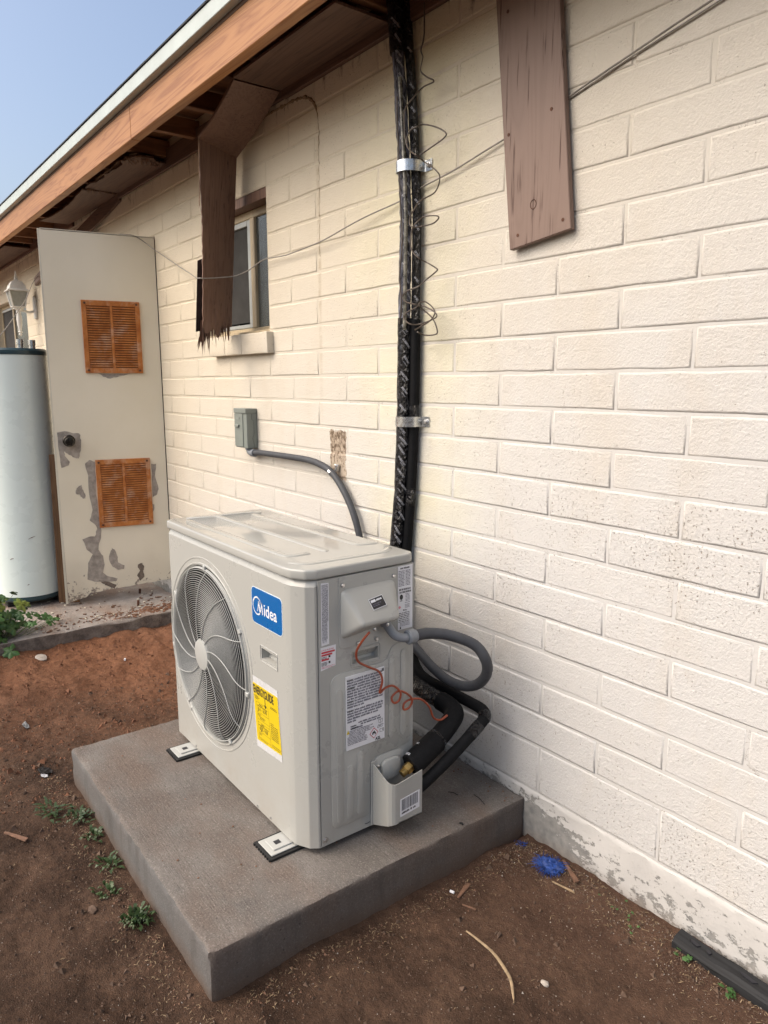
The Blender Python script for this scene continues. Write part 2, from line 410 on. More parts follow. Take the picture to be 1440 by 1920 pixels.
class MB:
    """collects geometry given in world coordinates"""
    def __init__(s): s.bm = bmesh.new()
    def poly(s, pts): 
        vs = [s.bm.verts.new(Vector(p)) for p in pts]; return s.bm.faces.new(vs)
    def box(s, lo, hi, bev=0., seg=1, rot=None, piv=None):
        t = bmesh.new(); bmesh.ops.create_cube(t, size=1)
        lo, hi = Vector(lo), Vector(hi); c = (lo+hi)/2; d = hi-lo
        for v in t.verts: v.co = Vector((v.co.x*d.x, v.co.y*d.y, v.co.z*d.z))+c
        if bev: bmesh.ops.bevel(t, geom=list(t.edges), offset=bev, segments=seg, profile=.5, affect='EDGES')
        if rot is not None:
            p = Vector(piv) if piv is not None else c
            for v in t.verts: v.co = rot @ (v.co-p)+p
        s.add(t); return s
    def add(s, t):
        me = bpy.data.meshes.new('t'); t.to_mesh(me); t.free(); s.bm.from_mesh(me); bpy.data.meshes.remove(me)
    def prism(s, pts, d, bev=0., seg=2):
        """pts: planar polygon (3-D), extruded by vector d"""
        t = bmesh.new(); d = Vector(d)
        a = [t.verts.new(Vector(p)) for p in pts]; b = [t.verts.new(Vector(p)+d) for p in pts]
        n = len(pts)
        t.faces.new(a); t.faces.new(list(reversed(b)))
        for i in range(n): t.faces.new((a[i], b[i], b[(i+1) % n], a[(i+1) % n]))
        bmesh.ops.recalc_face_normals(t, faces=list(t.faces))
        if bev: bmesh.ops.bevel(t, geom=list(t.edges), offset=bev, segments=seg, profile=.5, affect='EDGES')
        s.add(t); return s
    def tube(s, pts, r, n=10, cap=True, closed=False, jit=0.):
        P = [Vector(p) for p in pts]; m = len(P)
        rr = r if isinstance(r, (list, tuple)) else [r]*m
        up = None; rings = []
        for i in range(m):
            if closed: t = P[(i+1) % m]-P[i-1]
            else: t = P[min(i+1, m-1)]-P[max(i-1, 0)]
            t.normalize()
            if up is None:
                up = Vector((0, 0, 1)) if abs(t.z) < .9 else Vector((1, 0, 0))
            up = (up-t*up.dot(t)); up.normalize(); sd_ = t.cross(up)
            ring = []
            for k in range(n):
                a = 2*math.pi*k/n
                q = rr[i]*(1+(random.uniform(-jit, jit) if jit else 0))
                ring.append(s.bm.verts.new(P[i]+(up*math.cos(a)+sd_*math.sin(a))*q))
            rings.append(ring)
        for i in range(m if closed else m-1):
            A, B = rings[i], rings[(i+1) % m]
            for k in range(n): s.bm.faces.new((A[k], A[(k+1) % n], B[(k+1) % n], B[k]))
        if cap and not closed: s.bm.faces.new(list(reversed(rings[0]))); s.bm.faces.new(rings[-1])
        return s
    def lathe(s, c, prof, n=24, axis='z'):
        """prof: list of (radius, height)"""
        c = Vector(c); rings = []
        def P(r, h, a):
            if axis == 'z': return c+Vector((r*math.cos(a), r*math.sin(a), h))
            if axis == 'y': return c+Vector((r*math.cos(a), h, r*math.sin(a)))
            return c+Vector((h, r*math.cos(a), r*math.sin(a)))
        for r, h in prof:
            rings.append([s.bm.verts.new(P(max(r, 1e-5), h, 2*math.pi*k/n)) for k in range(n)])
        for A, B in zip(rings, rings[1:]):
            for k in range(n): s.bm.faces.new((A[k], A[(k+1) % n], B[(k+1) % n], B[k]))
        s.bm.faces.new(list(reversed(rings[0]))); s.bm.faces.new(rings[-1])
        return s
    def build(s, name, m, parent=None, smooth=False, recalc=True, loc=None):
        if recalc: bmesh.ops.recalc_face_normals(s.bm, faces=list(s.bm.faces))
        org = Vector(loc) if loc is not None else (WL[parent.name].copy() if parent is not None else None)
        if org is None:
            lo = Vector((1e9,)*3); hi = -lo
            for v in s.bm.verts:
                for i in range(3): lo[i] = min(lo[i], v.co[i]); hi[i] = max(hi[i], v.co[i])
            org = Vector(((lo.x+hi.x)/2, (lo.y+hi.y)/2, lo.z))
        for v in s.bm.verts: v.co -= org
        me = bpy.data.meshes.new(name); s.bm.to_mesh(me); s.bm.free()
        if smooth:
            me.polygons.foreach_set('use_smooth', [True]*len(me.polygons))
            try: me.set_sharp_from_angle(angle=R(38))
            except Exception: pass
        return link(name, me, parent, org, None, m)

def spline(pts, per=8, closed=False):
    P = [Vector(p) for p in pts]; out = []; n = len(P)
    rng = range(n) if closed else range(n-1)
    for i in rng:
        if closed: p0, p1, p2, p3 = P[i-1], P[i], P[(i+1) % n], P[(i+2) % n]
        else: p0, p1, p2, p3 = P[max(i-1, 0)], P[i], P[i+1], P[min(i+2, n-1)]
        for k in range(per):
            t = k/per
            out.append(.5*((2*p1)+(p2-p0)*t+(2*p0-5*p1+4*p2-p3)*t*t+(3*p1-p0-3*p2+p3)*t**3))
    if not closed: out.append(P[-1])
    return out

def text_mesh(body, size, bold=0., xs=1., align='LEFT'):
    cu = bpy.data.curves.new('t', 'FONT'); cu.body = body; cu.size = size; cu.align_x = align; cu.offset = bold
    cu.resolution_u = 3
    o = bpy.data.objects.new('t', cu); me = bpy.data.meshes.new_from_object(o)
    bpy.data.objects.remove(o); bpy.data.curves.remove(cu)
    for v in me.vertices: v.co.x *= xs
    me.materials.clear(); return me
def put_text(name, body, size, org, right, up, m, parent, bold=0., xs=1., align='LEFT'):
    me = text_mesh(body, size, bold, xs, align); org, right, up = Vector(org), Vector(right), Vector(up)
    base = WL[parent.name]
    for v in me.vertices: v.co = org+right*v.co.x+up*v.co.y-base
    return link(name, me, parent, base, None, m)
def flat(name, pts, nrm, th, m, parent):
    return MB().prism(pts, Vector(nrm)*th).build(name, m, parent)
def rrect(cx, cz, w, h, r, seg=4):
    out = []
    for sx, sz, a0 in ((1, 1, 0), (-1, 1, 90), (-1, -1, 180), (1, -1, 270)):
        for k in range(seg+1):
            a = R(a0+90*k/seg); out.append((cx+sx*(w/2-r)+r*math.cos(a), cz+sz*(h/2-r)+r*math.sin(a)))
    return out

# ------------------------------------------------------------------ ground
def fbm(x, y, s, o=4):
    return mnoise.fractal(Vector((x*s, y*s, 3.3)), 1.0, 2.0, o)
def ground_z(x, y):
    if x < -6 or x > 3 or y < -4.5 or y > 1: return 0.0
    z = .012*fbm(x, y, 2.1, 4)+.0075*fbm(x+7, y, 9, 5)+.0035*fbm(x, y+5, 33, 3)
    q = math.sin((x*.45+y)*46+4*fbm(x, y, 3, 2)); z += .0035*max(0, q)*max(0, fbm(x+3, y+1, 1.7, 2))*2
    z += .006*max(0, fbm(x+11, y, 19, 2)-.35)*2
    red = max(0, min(1, (-x-.7)/1.0))
    z += red*(.016*fbm(x*1.0, y*2.2, 4.3, 4)+.006*fbm(x*4, y*9, 2.0, 3))
    # soil drifted against the wall and the pad
    z += .018*math.exp(-max(0, -y)/.12) if x > .37 else 0
    dx = max(0, x-.36, -.82-x); dy = max(0, -1.055-y); d = math.hypot(dx, dy)
    z += .010*math.exp(-d/.05)*(.6+.8*fbm(x, y, 6, 2))
    # raised red bank towards the slab
    z += .035*max(0, min(1, (-1.5-x)/.7))
    # boot print
    u, v = x-.235, y+1.225
    c, s_ = math.cos(R(28)), math.sin(R(28)); a, b = u*c+v*s_, -u*s_+v*c
    if abs(a) < .085 and abs(b) < .042:
        e = max(abs(a)/.085, abs(b)/.042)
        g1 = math.sin((a+b)*115); g2 = math.sin((a-b)*115)
        z += (1-e**4)*(-.006+.0075*(1 if (abs(g1) < .38 or abs(g2) < .38) else 0))
    return z
def grid_axis(lo, hi, step, far):
    a = []; x = lo
    while x <= hi+1e-6: a.append(x); x += step
    d = step; x = a[-1]; right = []
    while x < far: d *= 1.45; x += d; right.append(min(x, far))
    d = step; x = a[0]; left = []
    while x > -far: d *= 1.45; x -= d; left.append(max(x, -far))
    return list(reversed(left))+a+right
def make_ground():
    X = grid_axis(-2.5, 1.35, .0115, 150); Y = grid_axis(-1.5, .06, .0115, 150)
    vs = [(x, y, ground_z(x, y)) for y in Y for x in X]; n = len(X)
    fs = [(j*n+i, j*n+i+1, (j+1)*n+i+1, (j+1)*n+i) for j in range(len(Y)-1) for i in range(n-1)]
    me = bpy.data.meshes.new('ground'); me.from_pydata(vs, [], fs)
    me.polygons.foreach_set('use_smooth', [True]*len(me.polygons))
    tag(link('ground', me, None, (0, 0, 0), None, DIRT), kind='structure')
make_ground()

def rough_slab(name, lo, hi, step, m, amp, parent=None, bev=.008, edge=.0):
    """block with gridded faces, rounded and knocked edges"""
    b = MB(); lo, hi = Vector(lo), Vector(hi)
    t = bmesh.new(); bmesh.ops.create_cube(t, size=1); d = hi-lo; c = (lo+hi)/2
    for v in t.verts: v.co = Vector((v.co.x*d.x, v.co.y*d.y, v.co.z*d.z))+c
    bmesh.ops.bevel(t, geom=list(t.edges), offset=bev, segments=2, profile=.5, affect='EDGES')
    for ax in range(3):
        k = int(d[ax]/step)
        for i in range(1, k):
            no = Vector((0, 0, 0)); no[ax] = 1; co = lo.copy(); co[ax] += d[ax]*i/k
            bmesh.ops.bisect_plane(t, geom=list(t.verts)+list(t.edges)+list(t.faces), plane_co=co, plane_no=no)
    for v in t.verts:
        p = v.co; e = sum(1 for i in range(3) if min(p[i]-lo[i], hi[i]-p[i]) < bev*1.2)
        n3 = Vector((mnoise.fractal(p*9, 1, 2, 4), mnoise.fractal(p*9+Vector((9, 1, 4)), 1, 2, 4), mnoise.fractal(p*9+Vector((2, 8, 5)), 1, 2, 4)))
        k = amp
        if e >= 2: k = amp+edge*max(0, mnoise.noise(p*17))
        if e >= 2: v.co = p+n3*k+(c-p).normalized()*edge*max(0, mnoise.noise(p*47)-.05)*1.8
        else: v.co = p+n3*k
    b.add(t); return b.build(name, m, parent, smooth=True)
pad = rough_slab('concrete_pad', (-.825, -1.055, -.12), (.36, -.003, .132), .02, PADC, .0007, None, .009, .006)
tag(pad, 'square raised concrete pad under the grey outdoor unit', 'concrete pad')
slab = rough_slab('patio_slab', (-9, -3.0, -.15), (-2.24, -.003, .098), .09, SLABC, .006, None, .014, .02)
tag(slab, kind='structure')

# ------------------------------------------------------------------ house
house = thing('house', (-2, 0, 0), 'cream painted block house with a stained fascia and broken brown soffit', 'house')
C_, H_ = .1016, .2032
def lz(l): return 1.843-C_*l
X0, X1 = -9.6, 2.84
OPEN = [(-1.905, -1.222, lz(2), lz(-4)), (-3.30, -2.575, .0, lz(-4)), (-7.62, -6.06, lz(6), lz(-4))]   # x0,x1,z0,z1
def wall_core():
    b = MB(); y0, y1 = .0015, .19
    xs = sorted({X0, X1, *[o[0] for o in OPEN], *[o[1] for o in OPEN]})
    zs = sorted({.165, 2.72, lz(2), lz(-4), lz(6)})
    for i in range(len(xs)-1):
        for j in range(len(zs)-1):
            cx, cz = (xs[i]+xs[i+1])/2, (zs[j]+zs[j+1])/2
            if any(o[0] < cx < o[1] and o[2] < cz < o[3] for o in OPEN): continue
            b.poly([(xs[i], y0, zs[j]), (xs[i+1], y0, zs[j]), (xs[i+1], y0, zs[j+1]), (xs[i], y0, zs[j+1])])
            b.poly([(xs[i], y1, zs[j]), (xs[i], y1, zs[j+1]), (xs[i+1], y1, zs[j+1]), (xs[i+1], y1, zs[j])])
    for o in OPEN:
        zb = max(o[2], .165)
        b.poly([(o[0], y0, zb), (o[0], y1, zb), (o[0], y1, o[3]), (o[0], y0, o[3])])
        b.poly([(o[1], y0, zb), (o[1], y0, o[3]), (o[1], y1, o[3]), (o[1], y1, zb)])
        b.poly([(o[0], y0, o[3]), (o[0], y1, o[3]), (o[1], y1, o[3]), (o[1], y0, o[3])])
        if o[2] > .2: b.poly([(o[0], y0, zb), (o[1], y0, zb), (o[1], y1, zb), (o[0], y1, zb)])
    bmesh.ops.remove_doubles(b.bm, verts=list(b.bm.verts), dist=1e-4)
    # end and rear walls so the house is a closed volume
    b.box((X0, .19, -.1), (X0+.19, 5, 2.72)); b.box((X1-.19, .19, -.1), (X1, 5, 2.72)); b.box((X0, 5, -.1), (X1, 5.19, 2.72))
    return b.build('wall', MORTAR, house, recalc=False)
wall = wall_core()
_bk = {}
def block_mesh(w, h, var):
    key = (round(w, 3), round(h, 3), var)
    if key in _bk: return _bk[key]
    rg = random.Random(hash(key) & 0xffff)
    g = .0032; t = bmesh.new(); hw, hh = w/2-g, h/2-g; ch = .0060
    def ring(o, y, j): # 12-point outline with slight unevenness
        pts = []
        nx, nz = 5, 2
        for k in range(nx): pts.append((-hw+o+(2*(hw-o))*k/nx, -hh+o))
        for k in range(nz): pts.append((hw-o, -hh+o+(2*(hh-o))*k/nz))
        for k in range(nx): pts.append((hw-o-(2*(hw-o))*k/nx, hh-o))
        for k in range(nz): pts.append((-hw+o, hh-o-(2*(hh-o))*k/nz))
        return [(x, y, z) for x, z in pts]
    jit = [(rg.uniform(-.0016, .0016), rg.uniform(-.0016, .0016)) for _ in range(14)]
    r0 = [t.verts.new((x+j[0], y, z+j[1])) for (x, y, z), j in zip(ring(0, .010, 0), jit)]
    r1 = [t.verts.new((x+j[0], y, z+j[1])) for (x, y, z), j in zip(ring(.0002, .0019, 0), jit)]
    r2 = [t.verts.new((x+j[0]*.8, y, z+j[1]*.8)) for (x, y, z), j in zip(ring(ch, -.0006, 0), jit)]
    n = 14
    for A, B in ((r0, r1), (r1, r2)):
        for k in range(n): t.faces.new((A[k], A[(k+1) % n], B[(k+1) % n], B[k]))
    t.faces.new(r2)
    bmesh.ops.recalc_face_normals(t, faces=list(t.faces))
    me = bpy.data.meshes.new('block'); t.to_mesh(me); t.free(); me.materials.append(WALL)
    for p_ in me.polygons: p_.use_smooth = p_.area < .004
    _bk[key] = me; return me
def lay_blocks():
    items = []
    rows = [(l, lz(l+1) if l < 14 else None, lz(l)) for l in range(-8, 15)]
    rows = [(l, lz(l+1), lz(l)) for l in range(-8, 15)]+[(15, .165, lz(15))]
    for l, z0, z1 in rows:
        i = -48 if l % 2 else -47
        while i*H_ < X1:
            a, b = i*H_, i*H_+2*H_; i += 2
            a, b = max(a, X0), min(b, X1)
            if b-a < .03: continue
            segs = [(a, b)]
            for o in OPEN:
                if o[2]-.001 < (z0+z1)/2 < o[3]+.001:
                    ns = []
                    for s0, s1 in segs:
                        if s1 <= o[0] or s0 >= o[1]: ns.append((s0, s1)); continue
                        if s0 < o[0]: ns.append((s0, o[0]))
                        if s1 > o[1]: ns.append((o[1], s1))
                    segs = ns
            for s0, s1 in segs:
                if s1-s0 > .03: items.append((s0, s1, z0, z1))
    cam = sc.camera; inv = cam.matrix_world.inverted(); f = 1359.57
    def area(it):
        x, z = (it[0]+it[1])/2, (it[2]+it[3])/2
        q = inv @ Vector((x, 0, z)); 
        if q.z > -.1: return 0
        u, v = 720+f*q.x/-q.z, 960-f*q.y/-q.z
        if not (-40 < u < 1480 and -40 < v < 1960): return 0
        d = Vector((x, 0, z))-cam.matrix_world.translation
        return (it[1]-it[0])*(it[3]-it[2])*abs(d.y)/d.length**3
    items.sort(key=area, reverse=True)
    rest = bmesh.new()
    for k, (a, b, z0, z1) in enumerate(items):
        rg = random.Random(k*7+1); me = block_mesh(b-a, z1-z0, rg.randrange(4) if b-a > .38 else 0)
        loc = Vector(((a+b)/2, rg.uniform(-.0008, .0008), (z0+z1)/2))
        if k < 290 and area((a, b, z0, z1)) > 0:
            link('block', me, wall, loc, (0, 0, R(rg.uniform(-.15, .15))))
        else:
            t = bmesh.new(); t.from_mesh(me); bmesh.ops.translate(t, verts=t.verts, vec=loc-WL[wall.name])
            tm = bpy.data.meshes.new('t'); t.to_mesh(tm); t.free(); rest.from_mesh(tm); bpy.data.meshes.remove(tm)
    me = bpy.data.meshes.new('far_block'); rest.to_mesh(me); rest.free()
    tag(link('far_block', me, wall, WL[wall.name], None, WALL), kind='stuff')
lay_blocks()
# stem wall below the blocks
def stem():
    b = MB(); step = .022; x = -2.3; xs = []
    while x < X1: xs.append(x); x += step
    zs = [-.1, -.02, .0, .02, .04, .06, .08, .10, .12, .135, .148, .158]
    V = []
    for z in zs:
        row = []
        for x in xs:
            yy = -.0025+.0035*fbm(x, z, 9, 4)+(.006*max(0, fbm(x*1.5, z, 21, 3)) if z > .11 else 0)
            zz = z+(.004*fbm(x, 3, 14, 3) if z > .13 else 0)
            row.append(b.bm.verts.new((x, yy, zz)))
        V.append(row)
    top = [b.bm.verts.new((x, .003, .165+.004*fbm(x, 9, 12, 3))) for x in xs]; V.append(top)
    for A, B in zip(V, V[1:]):
        for k in range(len(xs)-1): b.bm.faces.new((A[k], A[k+1], B[k+1], B[k]))
    b.build('stem_wall', STEM, house, smooth=True)
    c = MB(); c.box((X0, .0, -.1), (-2.3, .18, .164)); c.box((-2.3, .002, -.1), (X1, .18, .164)); c.build('footing', STEM, house)
stem()
# interior: dark rooms behind the openings
MB().box((-9.3, .30, .0), (2.6, .32, 2.7)).build('room_partition', ROOMD, house)
MB().box((-9.3, .20, .05), (2.6, 4.9, .07)).build('room_floor', ROOMD, house)
# mud trail beside the eave
def mud():
    pts = [(-1.45, 2.491), (-1.317, 2.506), (-1.19, 2.523), (-1.08, 2.521), (-.962, 2.517), (-.869, 2.501), (-.812, 2.462), (-.787, 2.389), (-.785, 2.28), (-.786, 2.15), (-.788, 2.0), (-.79, 1.9)]
    P = [Vector((x+random.uniform(-.003, .003), -.001, z)) for x, z in spline([(a, 0, c) for a, c in pts], 10) and [(v.x, v.z) for v in spline([(a, 0, c) for a, c in pts], 10)]]
    n = len(P); rr = [random.uniform(.003, .0085)*(1 if i < n*.5 else max(.16, 1-(i-n*.5)/(n*.16))) for i in range(n)]
    MB().tube(P, rr, 6, jit=.3).build('mud_trail', plain('mud', (.27, .195, .11), .95, 0, .2, 60), house)
mud()

# eave -------------------------------------------------------------
SL = -.004   # the eave sinks slightly towards the near end
def ez(x): return SL*(x+1.0)*1.5
eave = group_empty('eave', house)
def eave_board(name, x0, x1, y0, y1, z0, z1, m, bev=.003, parent=None):
    b = MB(); b.box((x0, y0, z0), (x1, y1, z1), bev)
    for v in b.bm.verts: v.co.z += ez(v.co.x)
    return b.build(name, m, parent or eave)
eave_board('fascia_board', -1.72, 3.0, -.40, -.357, 2.482, 2.630, FASCIA)
f2 = eave_board('fascia_board', -6.6, -1.722, -.4005, -.3575, 2.481, 2.629, FASCIA); eave_board('fascia_board', -10, -6.602, -.40, -.357, 2.482, 2.63, FASCIA)
eave_board('drip_edge', -10, 3.0, -.432, -.390, 2.632, 2.688, TRIMW, .002)
eave_board('drip_lip', -10, 3.0, -.402, -.398, 2.618, 2.633, plain('old_paint_line', (.12, .075, .05), .8), 0)
roof = MB(); roof.prism([(-10, -.400, 2.690), (-10, -.400, 2.700), (-10, 5.3, 3.35), (-10, 5.3, 3.30)], (13.0, 0, 0))
for v in roof.bm.verts: v.co.z += ez(v.co.x)
roof = roof.build('roof_deck', SHINGLE, house)
# shingle butts along the edge
sx = -8.0
while sx < 2.9:
    w = .30; b = MB(); b.box((sx, -.437, 2.6895), (sx+w-.004, -.20, 2.6955)); 
    for v in b.bm.verts: v.co.z += ez(v.co.x)+(v.co.y+.437)*.16+random.uniform(0, .0012)
    b.build('shingle', SHINGLE, roof); sx += w
# trim board along the wall head
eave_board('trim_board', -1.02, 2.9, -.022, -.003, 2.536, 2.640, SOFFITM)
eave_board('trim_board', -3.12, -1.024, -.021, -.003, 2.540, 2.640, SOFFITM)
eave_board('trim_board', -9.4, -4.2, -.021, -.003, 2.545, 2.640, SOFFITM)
# lookouts
for x in (2.5, 2.1, 1.7, 1.3, .9, .5, .1, -.32, -.72, -1.12, -1.52, -1.905, -2.30, -2.70, -3.1, -3.5, -3.9, -4.3, -4.75, -5.2, -5.5, -6.0, -6.5, -7.2):
    eave_board('lookout', x-.019, x+.019, -.356, .02, 2.598, 2.68, RAWWOOD, .002)
# soffit panels
def soffit(x0, x1, sag=0., torn=0., z=2.567):
    b = MB(); n = max(4, int((x1-x0)/.05)); rows = []
    for k in range(n+1):
        x = x0+(x1-x0)*k/n; t = k/n; row = []
        for j in range(6):
            y = -.232+(.21)*j/5
            if torn and k == n: x_ = x-torn*random.random()
            else: x_ = x
            yy = y+(random.uniform(0, torn*.3) if (torn and j == 0) else 0)
            dz = -sag*math.sin(math.pi*t)*(1-j/5*.7)
            row.append((x_, yy, z+ez(x)+dz))
        rows.append(row)
    for A, B in zip(rows, rows[1:]):
        for j in range(5):
            p = [A[j], B[j], B[j+1], A[j+1]]
            b.poly(p); b.poly([Vector(q)+Vector((0, 0, .009)) for q in reversed(p)])
    for A, B in zip(rows, rows[1:]):
        b.poly([A[0], B[0], Vector(B[0])+Vector((0, 0, .009)), Vector(A[0])+Vector((0, 0, .009))])
    for Rr in (rows[0], rows[-1]):
        for j in range(5): b.poly([Rr[j], Rr[j+1], Vector(Rr[j+1])+Vector((0, 0, .009)), Vector(Rr[j])+Vector((0, 0, .009))])
    o = b.build('soffit_panel', SOFFITM, eave); return o
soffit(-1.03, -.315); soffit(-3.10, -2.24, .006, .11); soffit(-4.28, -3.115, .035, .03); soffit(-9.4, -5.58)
MB().box((-9.4, -.355, 2.70), (2.9, .0, 2.705)).build('roof_sheathing', RAWWOOD, eave)
# splinters on the torn panel edges
b = MB()
for k in range(150):
    if k < 70: x, y = -2.24-random.random()*.12, -.225+random.random()*.18; d = Vector((random.uniform(-.02, .07), random.uniform(-.03, .03), -random.random()*.035))
    elif k < 110: x, y = -3.10+random.uniform(-.02, .03), -.22+random.random()*.2; d = Vector((random.uniform(-.05, .05), random.uniform(-.02, .02), -random.random()*.03))
    else: x, y = -2.3-random.random()*.5, -.228; d = Vector((random.uniform(-.05, .05), -.02, -random.random()*.03))
    p = Vector((x, y, 2.567+ez(x))); b.tube([p, p+d*.6, p+d], [.0018, .0014, .0004], 3)
tag(b.build('splinters', SPLINT, eave), kind='stuff')

# loose trim strip that has come away from the wall
b = MB(); P = spline([(-3.11, -.015, 2.585), (-3.35, -.022, 2.545), (-3.62, -.05, 2.49), (-3.95, -.10, 2.40), (-4.15, -.13, 2.33)], 6)
for A, B in zip(P, P[1:]):
    for q0, q1 in (((0, -.045), (0, .045)),):
        b.prism([A+Vector((0, 0, -.045)), B+Vector((0, 0, -.045)), B+Vector((0, 0, .045)), A+Vector((0, 0, .045))], (0, .016, 0))
tag(b.build('loose_trim_strip', SOFFITM), 'brown trim strip bent away from the wall behind the open door', 'trim strip')

# window near ------------------------------------------------------
def window(x0, x1, z0, z1, mull, curtain):
    w = group_empty('window', house); y = .062
    fr = MB(); t = .03
    fr.box((x0, y, z0), (x0+t, y+.05, z1), .003); fr.box((x1-.012, y, z0), (x1, y+.05, z1), .003)
    fr.box((x0+t, y, z1-.035), (x1-.012, y+.05, z1), .003); fr.box((x0+t, y, z0), (x1-.012, y+.05, z0+.03), .003)
    fr.build('frame', CREAMW, w)
    MB().box((mull-.018, y-.004, z0+.03), (mull+.023, y+.03, z1-.035), .003).build('mullion', CREAMW, w)
    s = MB(); s.box((mull-.056, y+.002, z0+.032), (mull-.0185, y+.03, z1-.037), .002); s.box((x0+t, y+.002, z0+.032), (mull-.058, y+.03, z0+.05), .002)
    s.box((x0+t, y+.002, z1-.062), (mull-.058, y+.03, z1-.037), .002); s.build('sash', ALU, w)
    MB().box((x0+t, y+.014, z0+.06), (mull-.058, y+.018, z1-.062)).build('insect_screen', plain('dark_screen', (.026, .025, .023), .85, 0, .15, 6), w)
    MB().box((mull+.023, y+.010, z0+.03), (x1-.012, y+.014, z1-.035)).build('pane', GLASS, w)
    if curtain:
        c = MB(); n = 60; xs = [x0+.02+(x1-x0-.04)*k/n for k in range(n+1)]
        for k in range(n):
            a, b2 = xs[k], xs[k+1]; ya, yb = .20+.014*math.sin(k*.9), .20+.014*math.sin((k+1)*.9)
            if 18 < k < 22 or 38 < k < 41: continue
            c.poly([(a, ya, z0), (b2, yb, z0), (b2, yb, z1), (a, ya, z1)])
        c.build('curtain', plain('dark_curtain', (.085, .085, .08), .95, 0, .2, 9), w, smooth=True)
    return w
w1 = window(-1.905, -1.222, lz(2), lz(-4)-.045, -1.478, True)
MB().box((-1.903, .004, lz(-4)-.044), (-1.224, .16, lz(-4)-.001), .002).build('lintel_board', BROWN, w1)
for a, b_ in ((-1.80, -1.62), (-1.618, -1.44), (-1.438, -1.185)):
    rough_slab('sill_block', (a, -.035, 1.540), (b_, .062, 1.634), .03, WALL, .001, w1, .004, .004)
MB().box((-1.905, .0, 1.634), (-1.222, .09, 1.646), .002).build('sill_board', CREAMW, w1)
w2 = window(-7.62, -6.06, lz(6), lz(-4), -6.98, False)
# door casing and inner edge
MB().box((-3.30, .004, lz(-4)-.028), (-2.577, .16, lz(-4)-.001), .002).build('door_head', BROWN, house)

# ------------------------------------------------------------------ open door
HINGE = Vector((-2.575, -.004, 0)); DA = R(-101.7)
DU = Vector((math.cos(DA), math.sin(DA), 0)); DN = Vector((-DU.y, DU.x, 0))   # DN faces the camera
if DN.x < 0: DN = -DN
def dp(s, z, o=0.): return HINGE+DU*s+DN*o+Vector((0, 0, z))
door = thing('door', tuple(HINGE+DU*.3+Vector((0, 0, .12))), 'open cream door with peeling paint and two rusty vents', 'door')
def skin():
    b = MB(); S = [.0+.605*k/24 for k in range(25)]; Z = [.12+2.115*k/70 for k in range(71)]; V = []
    for z in Z:
        row = []
        for s in S:
            zb = z
            if z < .2:                      # ragged, warped bottom edge
                low = .165+.035*max(0, (.5-s)/.5)+.006*mnoise.noise(Vector((s*22, 1, 1)))
                if s > .50: low = .128+(.605-s)*.15
                zb = max(z, low-.0+(z-.12)*.02)
            warp = (.028*max(0, (s-.52)/.085)*max(0, (.5-zb)/.4))
            row.append(b.bm.verts.new(dp(s, zb+(-.0 if z < 2 else .02*(s/.6-.5)*0), warp)))
        V.append(row)
    for A, B in zip(V, V[1:]):
        for k in range(24):
            if len({A[k].co.to_tuple(5), B[k].co.to_tuple(5)}) > 1: b.bm.faces.new((A[k], A[k+1], B[k+1], B[k]))
    bmesh.ops.remove_doubles(b.bm, verts=list(b.bm.verts), dist=.0004)
    return b.build('front_skin', DOORP, door, smooth=True)
skin()
b = MB(); b.prism([dp(0, .20, -.004), dp(.588, .16, -.004), dp(.588, 2.236, -.004), dp(0, 2.236, -.004)], DN*-.028); b.build('door_core', PANELW, door)
b = MB(); b.prism([dp(.606, .115, -.001), dp(.606, .115, -.034), dp(.601, 2.240, -.034), dp(.601, 2.240, .000)], DU*.012)
b.build('edge_strip', CREAMEDGE, door)
b = MB(); b.prism([dp(0, 2.237, .0), dp(.60, 2.240, .0), dp(.60, 2.240, -.033), dp(0, 2.237, -.033)], (0, 0, .004)); b.build('top_edge', CREAMEDGE, door)
